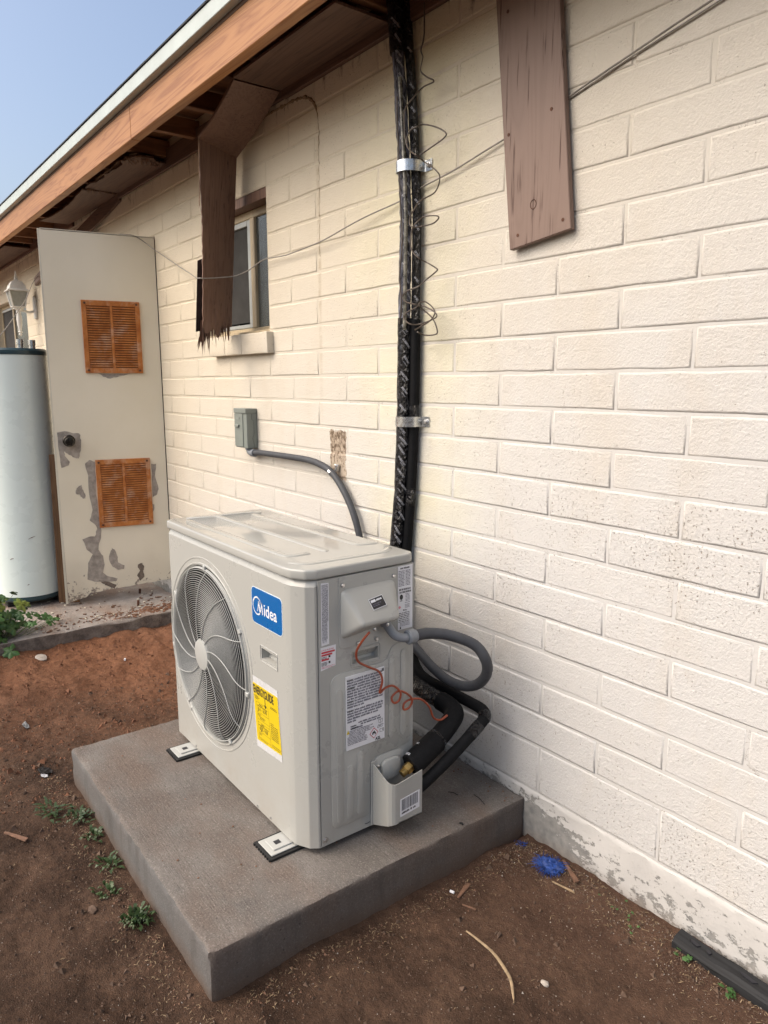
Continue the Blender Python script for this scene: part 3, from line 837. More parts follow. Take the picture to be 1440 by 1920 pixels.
def vent(s0, s1, z0, z1, n):
    fr = MB(); W, Hh = s1-s0, z1-z0; bw = .026; mid = (s0+s1)/2
    def bar(a0, a1, c0, c1, o=.009):
        fr.prism([dp(a0, c0, .002), dp(a1, c0, .002), dp(a1, c1, .002), dp(a0, c1, .002)], DN*o, .0015, 1)
    bar(s0, s0+bw, z0, z1); bar(s1-bw, s1, z0, z1); bar(s0+bw+.0005, s1-bw-.0005, z0, z0+bw*1.15); bar(s0+bw+.0005, s1-bw-.0005, z1-bw*1.15, z1)
    bar(mid-.008, mid+.008, z0+bw*1.15+.0005, z1-bw*1.15-.0005, .008)
    v = fr.build('vent', RUST, door)
    flat('vent_back', [dp(s0+.01, z0+.01, .003), dp(s1-.01, z0+.01, .003), dp(s1-.01, z1-.01, .003), dp(s0+.01, z1-.01, .003)], DN, .001, plain('vent_back_rust', (.20, .07, .025), .8), v)
    zz0, zz1 = z0+bw*1.25, z1-bw*1.25; st = (zz1-zz0)/n
    w = mid-.009-(s0+bw+.001); sl = None
    for c0 in (s0+bw+.001, mid+.009):
        for k in range(n):
            z = zz0+st*(k+.5)
            if sl is None:
                m_ = MB(); q = .0
                m_.prism([DN*.004+Vector((0, 0, st*.42)), DN*.0115+Vector((0, 0, -st*.10)), DN*.0105+Vector((0, 0, -st*.26)), DN*.0035+Vector((0, 0, st*.28))], DU*w)
                for vv in m_.bm.verts: vv.co -= DU*w/2
                bmesh.ops.recalc_face_normals(m_.bm, faces=list(m_.bm.faces))
                sl = bpy.data.meshes.new('slat'); m_.bm.to_mesh(sl); m_.bm.free(); sl.materials.append(RUST)
            link('slat', sl, v, dp(c0+w/2, z, 0))
    for a, c in ((s0+.018, z0+.016), (s1-.018, z0+.016), (s0+.018, z1-.016), (s1-.018, z1-.016)):
        sm_ = MB(); P = dp(a, c, .0125); sm_.tube([P-DN*.002, P, P+DN*.0012], [.0065, .0065, .003], 10); sm_.build('screw', RUSTD, v)
vent(.103, .419, 1.466, 1.872, 25); vent(.094, .402, .560, .965, 25)
def patch(L, m=PEEL, o=.0012):
    P = []
    n = len(L)
    for i in range(n):
        a, b2 = Vector(L[i]), Vector(L[(i+1) % n])
        for k in range(3):
            t = k/3; q = a.lerp(b2, t)
            P.append((q.x+(random.uniform(-.003, .003) if k else 0), q.y+(random.uniform(-.003, .003) if k else 0)))
    def wp(z, s): return 0.
    from mathutils.geometry import tessellate_polygon
    b = MB(); vs = [b.bm.verts.new(dp(s, z, o)) for s, z in P]
    for t3 in tessellate_polygon([[Vector((s, z, 0)) for s, z in P]]):
        try: b.bm.faces.new([vs[q] for q in t3])
        except ValueError: pass
    for f in b.bm.faces:
        f.normal_update()
        if f.normal.dot(DN) < 0: f.normal_flip()
    b.build('peeled_patch', m, door, recalc=False)
patch([(.594, 1.131), (.554, 1.138), (.508, 1.124), (.477, 1.123), (.469, 1.084), (.475, 1.024), (.491, .977), (.51, .983), (.54, 1.001), (.562, 1.023), (.564, .998), (.539, .962), (.545, .941), (.585, .928), (.591, 1.012)])
patch([(.458, .946), (.435, .966), (.404, .952), (.409, .811), (.406, .669), (.394, .542), (.406, .48), (.418, .427), (.395, .388), (.39, .332), (.402, .283), (.37, .256), (.32, .236), (.33, .223), (.406, .228), (.455, .234), (.491, .252), (.481, .351), (.452, .403), (.483, .433), (.503, .498), (.47, .509), (.433, .51), (.418, .553), (.424, .577), (.455, .61), (.435, .671), (.448, .779), (.445, .875)])
patch([(.342, .433), (.326, .417), (.312, .37), (.314, .338), (.277, .315), (.283, .293), (.317, .292), (.345, .314), (.363, .362), (.354, .402)])
patch([(.52, .788), (.506, .809), (.485, .823), (.483, .798), (.469, .767), (.471, .74), (.483, .741), (.497, .764), (.517, .77)])
patch([(.199, .311), (.173, .318), (.163, .293), (.171, .271), (.165, .232), (.192, .207), (.208, .242), (.189, .273), (.201, .293)], PEELD)
patch([(.087, .928), (.059, .926), (.069, .854), (.052, .771), (.062, .74), (.089, .723), (.087, .837)])
patch([(.092, .68), (.08, .677), (.085, .645), (.094, .627)])
patch([(.43, .24), (.389, .231), (.331, .2), (.341, .178), (.39, .203), (.406, .214)], PEELD)
patch([(.353, 1.464), (.172, 1.464), (.232, 1.45), (.287, 1.435), (.326, 1.445)])
kb = MB(); K = dp(.535, 1.083, .012)
kb.tube([K, K+DN*.004, K+DN*.010], [.034, .034, .028], 20); kn = kb.build('knob', KNOBM, door, smooth=True)
b = MB(); b.tube([K+DN*.008, K+DN*.03, K+DN*.034, K+DN*.044, K+DN*.058, K+DN*.066, K+DN*.067], [.012, .013, .022, .027, .027, .021, .012], 20); b.build('knob_handle', KNOBM, kn, smooth=True)
b = MB(); b.prism([dp(.6185, 1.06, -.006), dp(.6185, 1.06, -.028), dp(.6185, 1.12, -.028), dp(.6185, 1.12, -.006)], DU*.0015); b.build('latch_plate', STEEL, door)

ps = MB(); ps.prism([dp(.655, .10, -.10), dp(.54, .10, -.06), dp(.54, 1.0, -.06), dp(.645, 1.0, -.09)], DN*-.006)
tag(ps.build('plywood_sheet', PANELW), 'narrow brown plywood sheet standing between the door and the water heater', 'plywood')

# ------------------------------------------------------------------ water heater
hc = Vector((-3.0, -.735, .098))
heater = thing('water_heater', tuple(hc), 'tall white cylindrical water heater with dark teal cap beside the door', 'water heater')
MB().lathe(hc, [(.190, .062), (.194, .066), (.194, 1.474), (.190, 1.478)], 64).build('tank', HEATW, heater, smooth=True)
MB().lathe(hc, [(.150, .030), (.186, .034), (.1955, .045), (.1955, .064), (.190, .066)], 64).build('bottom_ring', TEAL, heater, smooth=True)
MB().lathe(hc, [(.1965, 1.470), (.1975, 1.476), (.1975, 1.494), (.188, 1.506), (.06, 1.512), (.001, 1.512)], 64).build('cap', TEAL, heater, smooth=True)
for a in (-60, 60, 180):
    q = hc+Vector((.15*math.cos(R(a)), .15*math.sin(R(a)), 0)); MB().box(q+Vector((-.025, -.025, 0)), q+Vector((.025, .025, .034)), .004).build('foot', RUBBER, heater)
for dx, dy in ((.05, .045), (.0, .12)):
    q = hc+Vector((dx, dy, 1.511)); MB().lathe(q, [(.018, 0), (.018, .02), (.0205, .021), (.0205, .05), (.014, .051), (.014, .02)], 18).build('pipe_nipple', STEEL, heater, smooth=True)
q = hc+Vector((.08, -.12, 1.507))
b = MB(); b.prism([q+Vector((-.02, -.10, 0)), q+Vector((.02, .02, 0)), q+Vector((.02, .035, .03)), q+Vector((0, .03, .055)), q+Vector((-.02, -.10, .055))], (-.012, .006, 0), .003, 1)
b.build('yellow_flap', YCAP, heater)
for s, z, w in ((.3, .42, .02), (-.3, .30, .012), (.1, .14, .006)):
    a = R(-20)+s; q = hc+Vector((.1946*math.cos(a), .1946*math.sin(a), z)); t = Vector((-math.sin(a), math.cos(a), .35))
    b = MB(); b.tube([q-t*w, q+Vector((0, 0, .002)), q+t*w], [.0006, .002, .0006], 5); b.build('scratch', RUSTD, heater)

# ------------------------------------------------------------------ lantern
lc = Vector((-5.64, -.15, 1.86))
lan = thing('wall_lantern', (-5.64, 0, 2.03), 'small white coach lantern on a curved wall bracket', 'lantern')
b = MB(); b.prism([(-5.675, 0, 1.99), (-5.605, 0, 1.99), (-5.60, 0, 2.06), (-5.605, 0, 2.17), (-5.64, 0, 2.20), (-5.675, 0, 2.17), (-5.68, 0, 2.06)], (0, -.02, 0), .004, 1); b.build('back_plate', LANTW, lan)
MB().tube(spline([(-5.64, -.015, 2.06), (-5.64, -.06, 2.045), (-5.64, -.10, 2.055), (-5.64, -.15, 2.06)], 6), .010, 8).build('arm', LANTW, lan, smooth=True)
MB().lathe(lc, [(.002, -.03), (.014, -.015), (.010, .0), (.020, .008), (.012, .018), (.020, .07), (.024, .12), (.018, .17), (.022, .20), (.045, .21), (.045, .225)], 14).build('stem', LANTW, lan, smooth=True)
zb, zt = lc.z+.228, lc.z+.36; rb, rt = .050, .075
for k in range(4):
    a0, a1 = R(45+90*k), R(135+90*k)
    def Q(a, r, z): return Vector((lc.x+r*1.41*math.cos(a), lc.y+r*1.41*math.sin(a), z))
    b = MB(); b.tube([Q(a0, rb, zb), Q(a0, rt, zt)], .006, 6); b.build('glazing_bar', LANTW, lan)
    b = MB(); n_ = (Q(a0, rb, zb)+Q(a1, rb, zb))/2-Vector((lc.x, lc.y, zb)); n_.normalize()
    b.prism([Q(a0, rb*.95, zb), Q(a1, rb*.95, zb), Q(a1, rt*.95, zt), Q(a0, rt*.95, zt)], n_*-.003); b.build('lantern_pane', FROST, lan)
b = MB()
for r, z in (): pass
prof = [(.105, .362), (.106, .368), (.082, .385), (.075, .41), (.050, .445), (.020, .462), (.012, .47), (.014, .485), (.008, .495), (.005, .53), (.001, .545)]
t = bmesh.new(); rings = []
for r, h in prof:
    rings.append([t.verts.new((lc.x+r*1.2*math.cos(R(45+90*k)), lc.y+r*1.2*math.sin(R(45+90*k)), lc.z+h)) for k in range(4)])
for A, B in zip(rings, rings[1:]):
    for k in range(4): t.faces.new((A[k], A[(k+1) % 4], B[(k+1) % 4], B[k]))
t.faces.new(rings[0][::-1]); t.faces.new(rings[-1]); b.add(t); b.build('roof_cap', LANTW, lan)
b = MB(); b.box((lc.x-.055, lc.y-.055, lc.z+.222), (lc.x+.055, lc.y+.055, lc.z+.232), .003); b.build('tray', LANTW, lan)
MB().lathe((lc.x, lc.y, lc.z+.232), [(.014, 0), (.016, .05), (.024, .08), (.002, .11)], 12).build('bulb', plain('bulb_white', (.6, .6, .55), .3), lan, smooth=True)

# small board on the wall behind the door edge
b = MB(); b.box((-5.50, -.03, 2.29), (-5.16, -.003, 2.36), .004, 1, Matrix.Rotation(R(-8), 3, 'Y')); tag(b.build('wall_batten', PLANKM), 'short brown batten on the wall above the lantern', 'batten')

# ------------------------------------------------------------------ hanging soffit sheet
hang = thing('hanging_soffit_sheet', (-1.45, -.13, 1.60), 'brown plywood sheet torn from the soffit, folded and hanging over the window', 'plywood sheet')
def sheet(name, rows, th, m):
    """rows: list of lists of points"""
    b = MB(); th = Vector(th)
    for A, B in zip(rows, rows[1:]):
        for j in range(len(A)-1):
            p = [Vector(A[j]), Vector(A[j+1]), Vector(B[j+1]), Vector(B[j])]
            b.poly(p); b.poly([q+th for q in reversed(p)])
    def rim(L):
        for a, c in zip(L, L[1:]): b.poly([Vector(a), Vector(a)+th, Vector(c)+th, Vector(c)])
    rim(rows[0]); rim(list(reversed(rows[-1]))); rim([r[-1] for r in rows]); rim([r[0] for r in reversed(rows)])
    bmesh.ops.remove_doubles(b.bm, verts=list(b.bm.verts), dist=1e-5)
    return b.build(name, m, hang)
def lerp(a, b_, t): return Vector(a).lerp(Vector(b_), t)
TL, TR = Vector((-1.034, -.226, 2.562)), Vector((-1.030, -.028, 2.562)); BL, BR = Vector((-1.392, -.222, 2.440)), Vector((-1.432, -.028, 2.404))
rows = []
for k in range(9):
    t = k/8; a, c = TL.lerp(BL, t), TR.lerp(BR, t); bow = Vector((-.3, 0, -1))*.012*math.sin(math.pi*t)
    rows.append([a.lerp(c, j/6)+bow for j in range(7)])
sheet('sloping_part', rows, (-.010, 0, .010), BROWN)
rows = []; nz_, ny_ = 40, 36
for k in range(nz_+1):
    t = k/nz_; row = []
    for j in range(ny_+1):
        s = j/ny_
        a, c = BL.lerp(Vector((-1.462, -.215, 1.61)), t), BR.lerp(Vector((-1.545, -.030, 1.66)), t)
        p = a.lerp(c, s)+Vector((.012*math.sin(math.pi*t)*(1-s), 0, 0))
        if k == nz_:
            p.z += .075*abs(mnoise.noise(Vector((s*5.3, .3, 0))))-.05*max(0, .3-s)+.05*mnoise.noise(Vector((s*17, 2.3, 0)))+random.uniform(-.022, .022)
        if k == nz_-1: p.z += random.uniform(-.006, .012)
        if t > .75: p.x += .012*(t-.75)*mnoise.noise(Vector((s*9, t*9, 0)))*4
        if j == 0 and t > .25: p.y += random.uniform(0, .006); 
        row.append(p)
    rows.append(row)
sheet('vertical_part', rows, (-.007, 0, 0), BROWN)
b = MB(); b.prism([(-1.492, -.232, 1.640), (-1.550, -.11, 1.66), (-1.475, -.11, 2.0), (-1.466, -.220, 1.95)], (-.004, 0, 0)); b.build('back_ply', plain('dark_ply', (.045, .027, .02), .85, 0, .2, 40), hang)
b = MB()
for k in range(60):
    s = random.random() if k > 22 else random.random()*.28
    p = Vector((-1.462, -.215, 1.64)).lerp(Vector((-1.545, -.03, 1.68)), s); p.z += random.uniform(0, .05)
    L = random.uniform(.04, .10)*(1.5 if k < 14 else 1); d = Vector((random.uniform(-.02, .02)+(-.015 if s < .3 else 0), random.uniform(-.012, .012)-(.012 if s < .3 else 0), -L))
    w = random.uniform(.002, .006)
    m_ = p+d*.55+Vector((0, random.uniform(-.005, .005), 0)); e = p+d
    b.poly([p+Vector((0, -w, 0)), p+Vector((0, w, 0)), m_+Vector((0, w*.7, 0)), m_+Vector((0, -w*.7, 0))]); b.poly([m_+Vector((0, -w*.7, 0)), m_+Vector((0, w*.7, 0)), e])
bmesh.ops.solidify(b.bm, geom=list(b.bm.faces), thickness=.0016)
tag(b.build('frayed_fibres', BROWN, hang), kind='stuff')
b = MB()
for k in range(26):
    z = random.uniform(2.2, 2.45); p = BL.lerp(Vector((-1.462, -.215, 1.61)), (2.44-z)/.83)+Vector((.001, -.003, 0)); L = random.uniform(.03, .09)
    b.tube([p, p+Vector((.002, random.uniform(-.004, .002), -L*.5)), p+Vector((random.uniform(-.003, .004), random.uniform(-.006, .002), -L))], [.0016, .0013, .0004], 3)
tag(b.build('edge_splinters', SPLINT, hang), kind='stuff')

# ------------------------------------------------------------------ leaning plank on the wall
pk = thing('brown_plank', (.36, -.012, 1.79), 'weathered mauve-brown plank hanging slightly askew on the block wall', 'plank')
b = MB(); b.box((.250, -.026, 1.7905), (.465, -.008, 2.62), .0018, 1)
rm = Matrix.Rotation(R(-6.6), 3, 'Y'); pv = Vector((.25, 0, 1.777))
for v in b.bm.verts: v.co = rm @ (v.co-Vector((.25, 0, 1.7905)))+pv
b.build('board', PLANKM, pk)
for x, z in ((.280, 1.813), (.437, 1.828), (.235, 2.085), (.385, 2.110), (.22, 2.4), (.36, 2.42)):
    P = Vector((x, -.0262, z)); b = MB(); b.lathe(P, [(.0048, .0), (.0048, -.0009), (.001, -.0009)], 8, 'y'); b.build('nail', RUSTD, pk)
b = MB(); b.tube(spline([(.333+.010*math.cos(R(a)), -.0264, 1.885+.012*math.sin(R(a))) for a in range(0, 360, 40)], 4, True), .0011, 4, closed=True); b.build('knot', RUSTD, pk)

# ------------------------------------------------------------------ disconnect box and conduit
bx = thing('disconnect_box', (-1.425, 0, 1.10), 'small grey electrical disconnect box screwed to the wall', 'electrical box')
MB().box((-1.487, -.056, 1.104), (-1.365, -.001, 1.278), .003, 2).build('body', BOXG, bx)
b = MB(); b.box((-1.4885, -.0595, 1.110), (-1.402, -.0562, 1.266), .001); b.build('front_cover', BOXG, bx)
b = MB(); b.box((-1.491, -.062, 1.2675), (-1.3635, -.001, 1.2905), .003, 2); b.build('hood', BOXG, bx)
b = MB(); b.prism([(-1.475, -.0596, 1.215), (-1.435, -.0596, 1.215), (-1.437, -.0596, 1.205), (-1.473, -.0596, 1.205)], (0, -.008, -.004), .001, 1); b.build('pull_tab', BOXG, bx)
b = MB(); b.tube(spline([(-1.462, -.0597, 1.246), (-1.45, -.0597, 1.238), (-1.435, -.0597, 1.24), (-1.428, -.0597, 1.25)], 5), .0012, 4); b.build('thumb_catch', BOXG, bx)
b = MB(); b.tube([Vector((-1.3638, y, z)) for y, z in ((-.03, 1.266), (-.03, 1.24), (-.02, 1.232), (-.02, 1.17), (-.028, 1.15), (-.02, 1.12), (-.02, 1.106))], .0008, 4); b.build('side_seam', plain('seam_shade', (.09, .10, .09), .6), bx)
cd = thing('wall_conduit', (-.9, -.03, .75), 'grey flexible conduit curving down the wall from the disconnect box', 'conduit')
cp = [(-1.345, -.030, 1.083), (-1.30, -.030, 1.088), (-1.17, -.030, 1.090), (-1.0, -.028, 1.091), (-.85, -.028, 1.089), (-.735, -.028, 1.072), (-.665, -.028, 1.043), (-.60, -.028, .99), (-.545, -.028, .925), (-.502, -.028, .845), (-.478, -.03, .76), (-.46, -.04, .66), (-.40, -.06, .55)]
P = spline(cp, 8)
MB().tube(P, .0135, 16).build('hose', CONDM, cd, smooth=True)
b = MB(); b.tube(spline([(-1.402, -.03, 1.106), (-1.402, -.03, 1.092), (-1.39, -.03, 1.083), (-1.365, -.03, 1.082)], 5), .014, 14); b.tube([(-1.368, -.03, 1.082), (-1.342, -.03, 1.083)], .0185, 14); b.tube([(-1.402, -.03, 1.104), (-1.402, -.03, 1.096)], .0185, 14)
b.build('elbow', GREYPVC, cd, smooth=True)
k0 = Vector((-.690, -.028, 1.053)); dirc = Vector((.06, 0, -.032)).normalized()
b = MB(); b.tube([k0-dirc*.007, k0+dirc*.007], .0155, 16); b.box((-.678, -.018, 1.058), (-.664, -.003, 1.088), .002, 1, Matrix.Rotation(R(18), 3, 'Y')); cl = b.build('strap', STEEL, cd, smooth=True)
MB().lathe((-.668, -.019, 1.083), [(.006, 0), (.006, -.004), (.003, -.006)], 10, 'y').build('strap_screw', SCREW, cl)

# ------------------------------------------------------------------ refrigerant line set
ls = thing('line_set', (-.18, -.04, .30), 'pair of insulated refrigerant lines wrapped in black tape running up the wall', 'refrigerant lines')
offs = [(2.78, -.062), (2.60, -.055), (2.47, -.042), (2.38, -.030), (2.26, -.019), (2.10, -.004), (1.94, .006), (1.75, .003), (1.54, 0), (1.26, -.005), (1.10, -.014), (.93, -.026), (.84, -.039), (.70, -.045), (.60, -.045)]
def off(z):
    for (z0, o0), (z1, o1) in zip(offs, offs[1:]):
        if z0 >= z >= z1: return o0+(o1-o0)*(z0-z)/(z0-z1)
    return offs[-1][1]
def main_c(z): return Vector((-.200+off(z), -.046, z))
def side_c(z): return Vector((-.171+off(z), -.022, z))
def seg(fn, z0, z1, st=.012):
    n = max(2, int(abs(z1-z0)/st)); return [fn(z0+(z1-z0)*k/n) for k in range(n+1)]
def wrinkled(P, r, n, amp, m, name, freq=60):
    b = MB(); b.tube(P, r, n)
    for v in b.bm.verts:
        i = min(range(0, len(P), max(1, len(P)//160)), key=lambda q: (P[q]-v.co).length_squared); d = (v.co-P[i]); d.z = d.z*.0
        k = mnoise.fractal(Vector((v.co.x*freq, v.co.y*freq, v.co.z*freq*.33)), 1, 2, 3)
        if d.length > 1e-5: v.co += d.normalized()*amp*k
    return b.build(name, m, ls, smooth=True)
# tape-wrapped main line
wrinkled(seg(main_c, 2.78, 2.44), .0255, 22, .002, TAPE, 'taped_line')
wrinkled(seg(main_c, 2.44, 1.62), .0195, 28, .0042, FILMG, 'film_wrapped_line', 75)
wrinkled(seg(main_c, 1.62, 1.0), .0225, 22, .002, TAPE, 'taped_line')
low_main = spline([main_c(1.0), main_c(.84), main_c(.70), Vector((-.245, -.048, .58)), Vector((-.225, -.055, .50)), Vector((-.16, -.075, .435)), Vector((-.06, -.115, .405)), Vector((.02, -.150, .415)), Vector((.10, -.158, .413)), Vector((.170, -.160, .410)), Vector((.215, -.176, .405)), Vector((.234, -.215, .390)), Vector((.242, -.27, .362)), Vector((.246, -.34, .330)), Vector((.247, -.375, .314))], 9)
n1 = int(len(low_main)*.62)
wrinkled(low_main[:n1+1], [.0225+.004*min(1, k/20) for k in range(n1+1)], 20, .0022, TAPE, 'taped_line')
lm2 = low_main[n1-2:]
MB().tube(lm2, .030, 22).build('foam_elbow', FOAM, ls, smooth=True)
e = low_main[-1]; d = (low_main[-1]-low_main[-8]).normalized()
b = MB(); b.tube([e-d*.115, e-d*.11, e-d*.03, e-d*.0], [.0315, .0345, .0345, .0335], 22); b.build('foam_sleeve', FOAM, ls, smooth=True)
b = MB(); b.tube([low_main[-20], low_main[-16], low_main[-13]], .0312, 22); b.build('tape_band', TAPE, ls, smooth=True)
# film tube running beside, silver-grey
b = MB(); P = [main_c(z)+Vector((.017, -.013, 0)) for z in [2.36-.012*k for k in range(66)]]
rr = [.0062*(1+.25*mnoise.noise(Vector((0, 0, k*.8)))) for k in range(len(P))]
b.tube(P, rr, 10); b.build('drain_tube', plain('translucent_tube', (.20, .19, .155), .25, 0, .5, 55), ls, smooth=True)
# second line
wrinkled(seg(side_c, 2.78, 1.60), .0150, 18, .0015, TAPE, 'second_taped_line')
MB().tube(seg(side_c, 1.615, 1.335, .05), .0175, 20).build('foam_line', FOAM, ls, smooth=True)
wrinkled(seg(side_c, 1.335, 1.262), .0165, 18, .002, TAPE, 'tape_band')
MB().tube(seg(side_c, 1.262, 1.045, .05), .0178, 20).build('foam_line', FOAM, ls, smooth=True)
wrinkled(seg(side_c, 1.05, .985), .0185, 18, .0025, TAPE, 'tape_band')
low2 = spline([side_c(1.0), side_c(.84), side_c(.70), Vector((-.21, -.028, .56)), Vector((-.16, -.045, .475)), Vector((-.08, -.080, .432)), Vector((.0, -.098, .421)), Vector((.13, -.100, .419)), Vector((.235, -.098, .415)), Vector((.268, -.101, .410)), Vector((.283, -.114, .400)), Vector((.287, -.145, .382)), Vector((.285, -.24, .325)), Vector((.275, -.32, .275)), Vector((.262, -.385, .235))], 8)
MB().tube(low2, .0178, 18).build('second_foam_line', FOAM, ls, smooth=True)
k = int(len(low2)*.66); wrinkled(low2[k:k+9], .0192, 18, .002, TAPE, 'tape_band')
b = MB(); b.tube([low2[-26]+Vector((0, 0, 0)), low2[-22]], .0190, 18); b.build('tape_band', TAPE, ls, smooth=True)
# brass flare nut
e = low_main[-1]; d = (low_main[-1]-low_main[-4]).normalized()
b = MB(); b.tube([e-d*.004, e+d*.020], .0160, 6); b.tube([e+d*.018, e+d*.036], .0115, 14); b.build('flare_nut', BRASS, ls)
# printed tape: UV RESISTANT runs diagonally round the lines
def wrap_text(fn, r, z, ang0, body, size, tilt, m=DIMINK, bold=.00015):
    me = text_mesh(body, size, bold, .68, 'CENTER'); c, s = math.cos(R(tilt)), math.sin(R(tilt))
    base = WL[ls.name]; t = bmesh.new(); t.from_mesh(me); 
    bmesh.ops.triangulate(t, faces=list(t.faces)); t.to_mesh(me); t.free()
    for v in me.vertices:
        a, h = v.co.x*c-v.co.y*s, v.co.x*s+v.co.y*c
        th = ang0+a/r; q = fn(z+h)
        v.co = q+Vector((math.cos(th)*r, math.sin(th)*r, 0))-base
    link('tape_print', me, ls, base, None, m)
va = math.atan2(-1.55, 1.9)
zz = 2.52
while zz > .86:
    if 2.13 > zz > 2.06 or 1.32 > zz > 1.24: zz -= .04
    body = random.choice(('UV RESISTANT', 'UV RESISTANT', 'RESISTANT'))
    rr_ = .0285 if zz > 2.44 else (.0232 if zz > 1.62 else .0252)
    if zz < 1.0: rr_ = .0262
    wrap_text(main_c, rr_, zz, va+random.uniform(-.25, .35), body, .0092, -52+random.uniform(-6, 6))
    if random.random() < .55: wrap_text(main_c, rr_, zz-.012, va+random.uniform(-.2, .2), 'UV RESISTANT', .0045, -52, GREYINK if zz > 1.7 else DIMINK, 0)
    zz -= random.uniform(.030, .058)
for z in (2.44, 2.33, 2.26, 2.2, 1.98, 1.9, 1.82, 1.74, 1.68):
    wrap_text(side_c, .0172, z, va-.1, 'UV RES', .0095, -52)
me = text_mesh('RESISTANT', .013, .0003, 1., 'CENTER')
def on_sleeve(body, size, back, ang):
    me = text_mesh(body, size, .0003, 1., 'CENTER'); e = low_main[-1]; d = (low_main[-1]-low_main[-8]).normalized()
    up = Vector((0, 0, 1)); up = (up-d*up.dot(d)).normalized(); sd_ = d.cross(up); base = WL[ls.name]
    for v in me.vertices:
        th = ang+v.co.x/.035; q = e-d*(back-v.co.y)
        v.co = q+(up*math.cos(th)+sd_*math.sin(th))*.0352-base
    link('tape_print', me, ls, base, None, WHITEINK)
bpy.data.meshes.remove(me)
on_sleeve('RESISTANT', .011, .016, .75); on_sleeve('UV', .009, .060, .35)

# pipe clamps
def clamp(z, cx):
    o = off(z); c = thing('pipe_clamp', (cx+o, -.004, z), '', 'clamp', 'steel clamps holding the taped lines')
    b = MB(); out = [(-.112, -.0035), (-.143, -.0035), (-.146, -.012), (-.150, -.040), (-.166, -.066), (-.185, -.0745), (-.205, -.0735), (-.222, -.062), (-.228, -.045), (-.228, -.004)]
    P = [Vector((x+o, y, 0)) for x, y in out]; S = spline(P, 4); th = .0017
    for a, q in zip(S, S[1:]):
        t_ = (q-a).normalized(); n_ = Vector((-t_.y, t_.x, 0))*th
        b.prism([a+Vector((0, 0, z-.017)), q+Vector((0, 0, z-.017)), q-n_+Vector((0, 0, z-.017)), a-n_+Vector((0, 0, z-.017))], (0, 0, .034))
    b.build('strap', STEEL, c)
    b = MB(); b.lathe((-.126+o, -.004, z), [(.0095, 0), (.0095, -.003), (.0065, -.0035), (.0065, -.010), (.003, -.0105)], 8, 'y'); b.build('bolt', SCREW, c)
    return c
clamp(2.092, -.13)['label'] = 'upper shiny steel clamp holding the taped lines to the wall'
clamp(1.278, -.13)['label'] = 'lower steel clamp on the taped lines above the outdoor unit'

# loose thermostat wire twisting round the lines
L1 = [(-.105, -.05, 2.55), (-.092, -.06, 2.442), (-.099, -.066, 2.4), (-.091, -.066, 2.377), (-.119, -.05, 2.353), (-.09, -.05, 2.326), (-.045, -.06, 2.298), (-.109, -.05, 2.302), (-.113, -.086, 2.265), (-.145, -.09, 2.242), (-.149, -.09, 2.204), (-.144, -.088, 2.15), (-.122, -.09, 2.118), (-.083, -.096, 2.094), (-.087, -.06, 2.082), (-.026, -.065, 2.043), (-.013, -.06, 2.019), (-.035, -.06, 1.983), (-.105, -.06, 1.971), (-.1, -.086, 1.944), (-.12, -.086, 1.927), (-.125, -.086, 1.905), (-.109, -.086, 1.89), (-.105, -.06, 1.894), (-.033, -.07, 1.89), (-.005, -.07, 1.901), (-.019, -.07, 1.911), (-.085, -.06, 1.92), (-.091, -.086, 1.901), (-.112, -.086, 1.884), (-.119, -.086, 1.853), (-.114, -.086, 1.822), (-.079, -.086, 1.793), (-.072, -.06, 1.782), (-.013, -.07, 1.756), (-.013, -.07, 1.747), (-.082, -.055, 1.729), (-.089, -.08, 1.708), (-.134, -.086, 1.7), (-.159, -.086, 1.684), (-.142, -.086, 1.666), (-.094, -.086, 1.654), (-.091, -.06, 1.652), (-.029, -.07, 1.631), (-.008, -.07, 1.614), (-.028, -.07, 1.604), (-.101, -.06, 1.595), (-.117, -.086, 1.594), (-.15, -.086, 1.614), (-.138, -.086, 1.632), (-.088, -.086, 1.645), (-.102, -.06, 1.662), (-.07, -.06, 1.66), (-.019, -.07, 1.63), (-.034, -.07, 1.604), (-.1, -.06, 1.586), (-.095, -.086, 1.576)]
L2 = [(-.14, -.086, 2.144), (-.138, -.086, 2.162), (-.122, -.086, 2.177), (-.094, -.086, 2.179), (-.088, -.06, 2.189), (-.018, -.07, 2.161), (.023, -.07, 2.135), (.014, -.07, 2.123), (-.027, -.07, 2.114), (-.121, -.05, 2.11)]
L3 = [(-.078, -.086, 1.651), (-.102, -.05, 1.643), (-.028, -.07, 1.607), (-.005, -.07, 1.568), (-.017, -.07, 1.557), (-.09, -.05, 1.56), (-.09, -.08, 1.569)]
b = MB()
for L in (L1, L2, L3): b.tube(spline(L, 6), .0023, 6)
b.tube(spline([main_c(z)+Vector((.010+.006*math.sin(z*31), -.026, 0)) for z in (2.30, 2.22, 2.14, 2.0, 1.86, 1.76, 1.66, 1.6)], 6), .0022, 6)
tag(b.build('control_wire', WIREB, None, smooth=True), 'thin brown control wire looping loosely around the taped lines', 'wire')

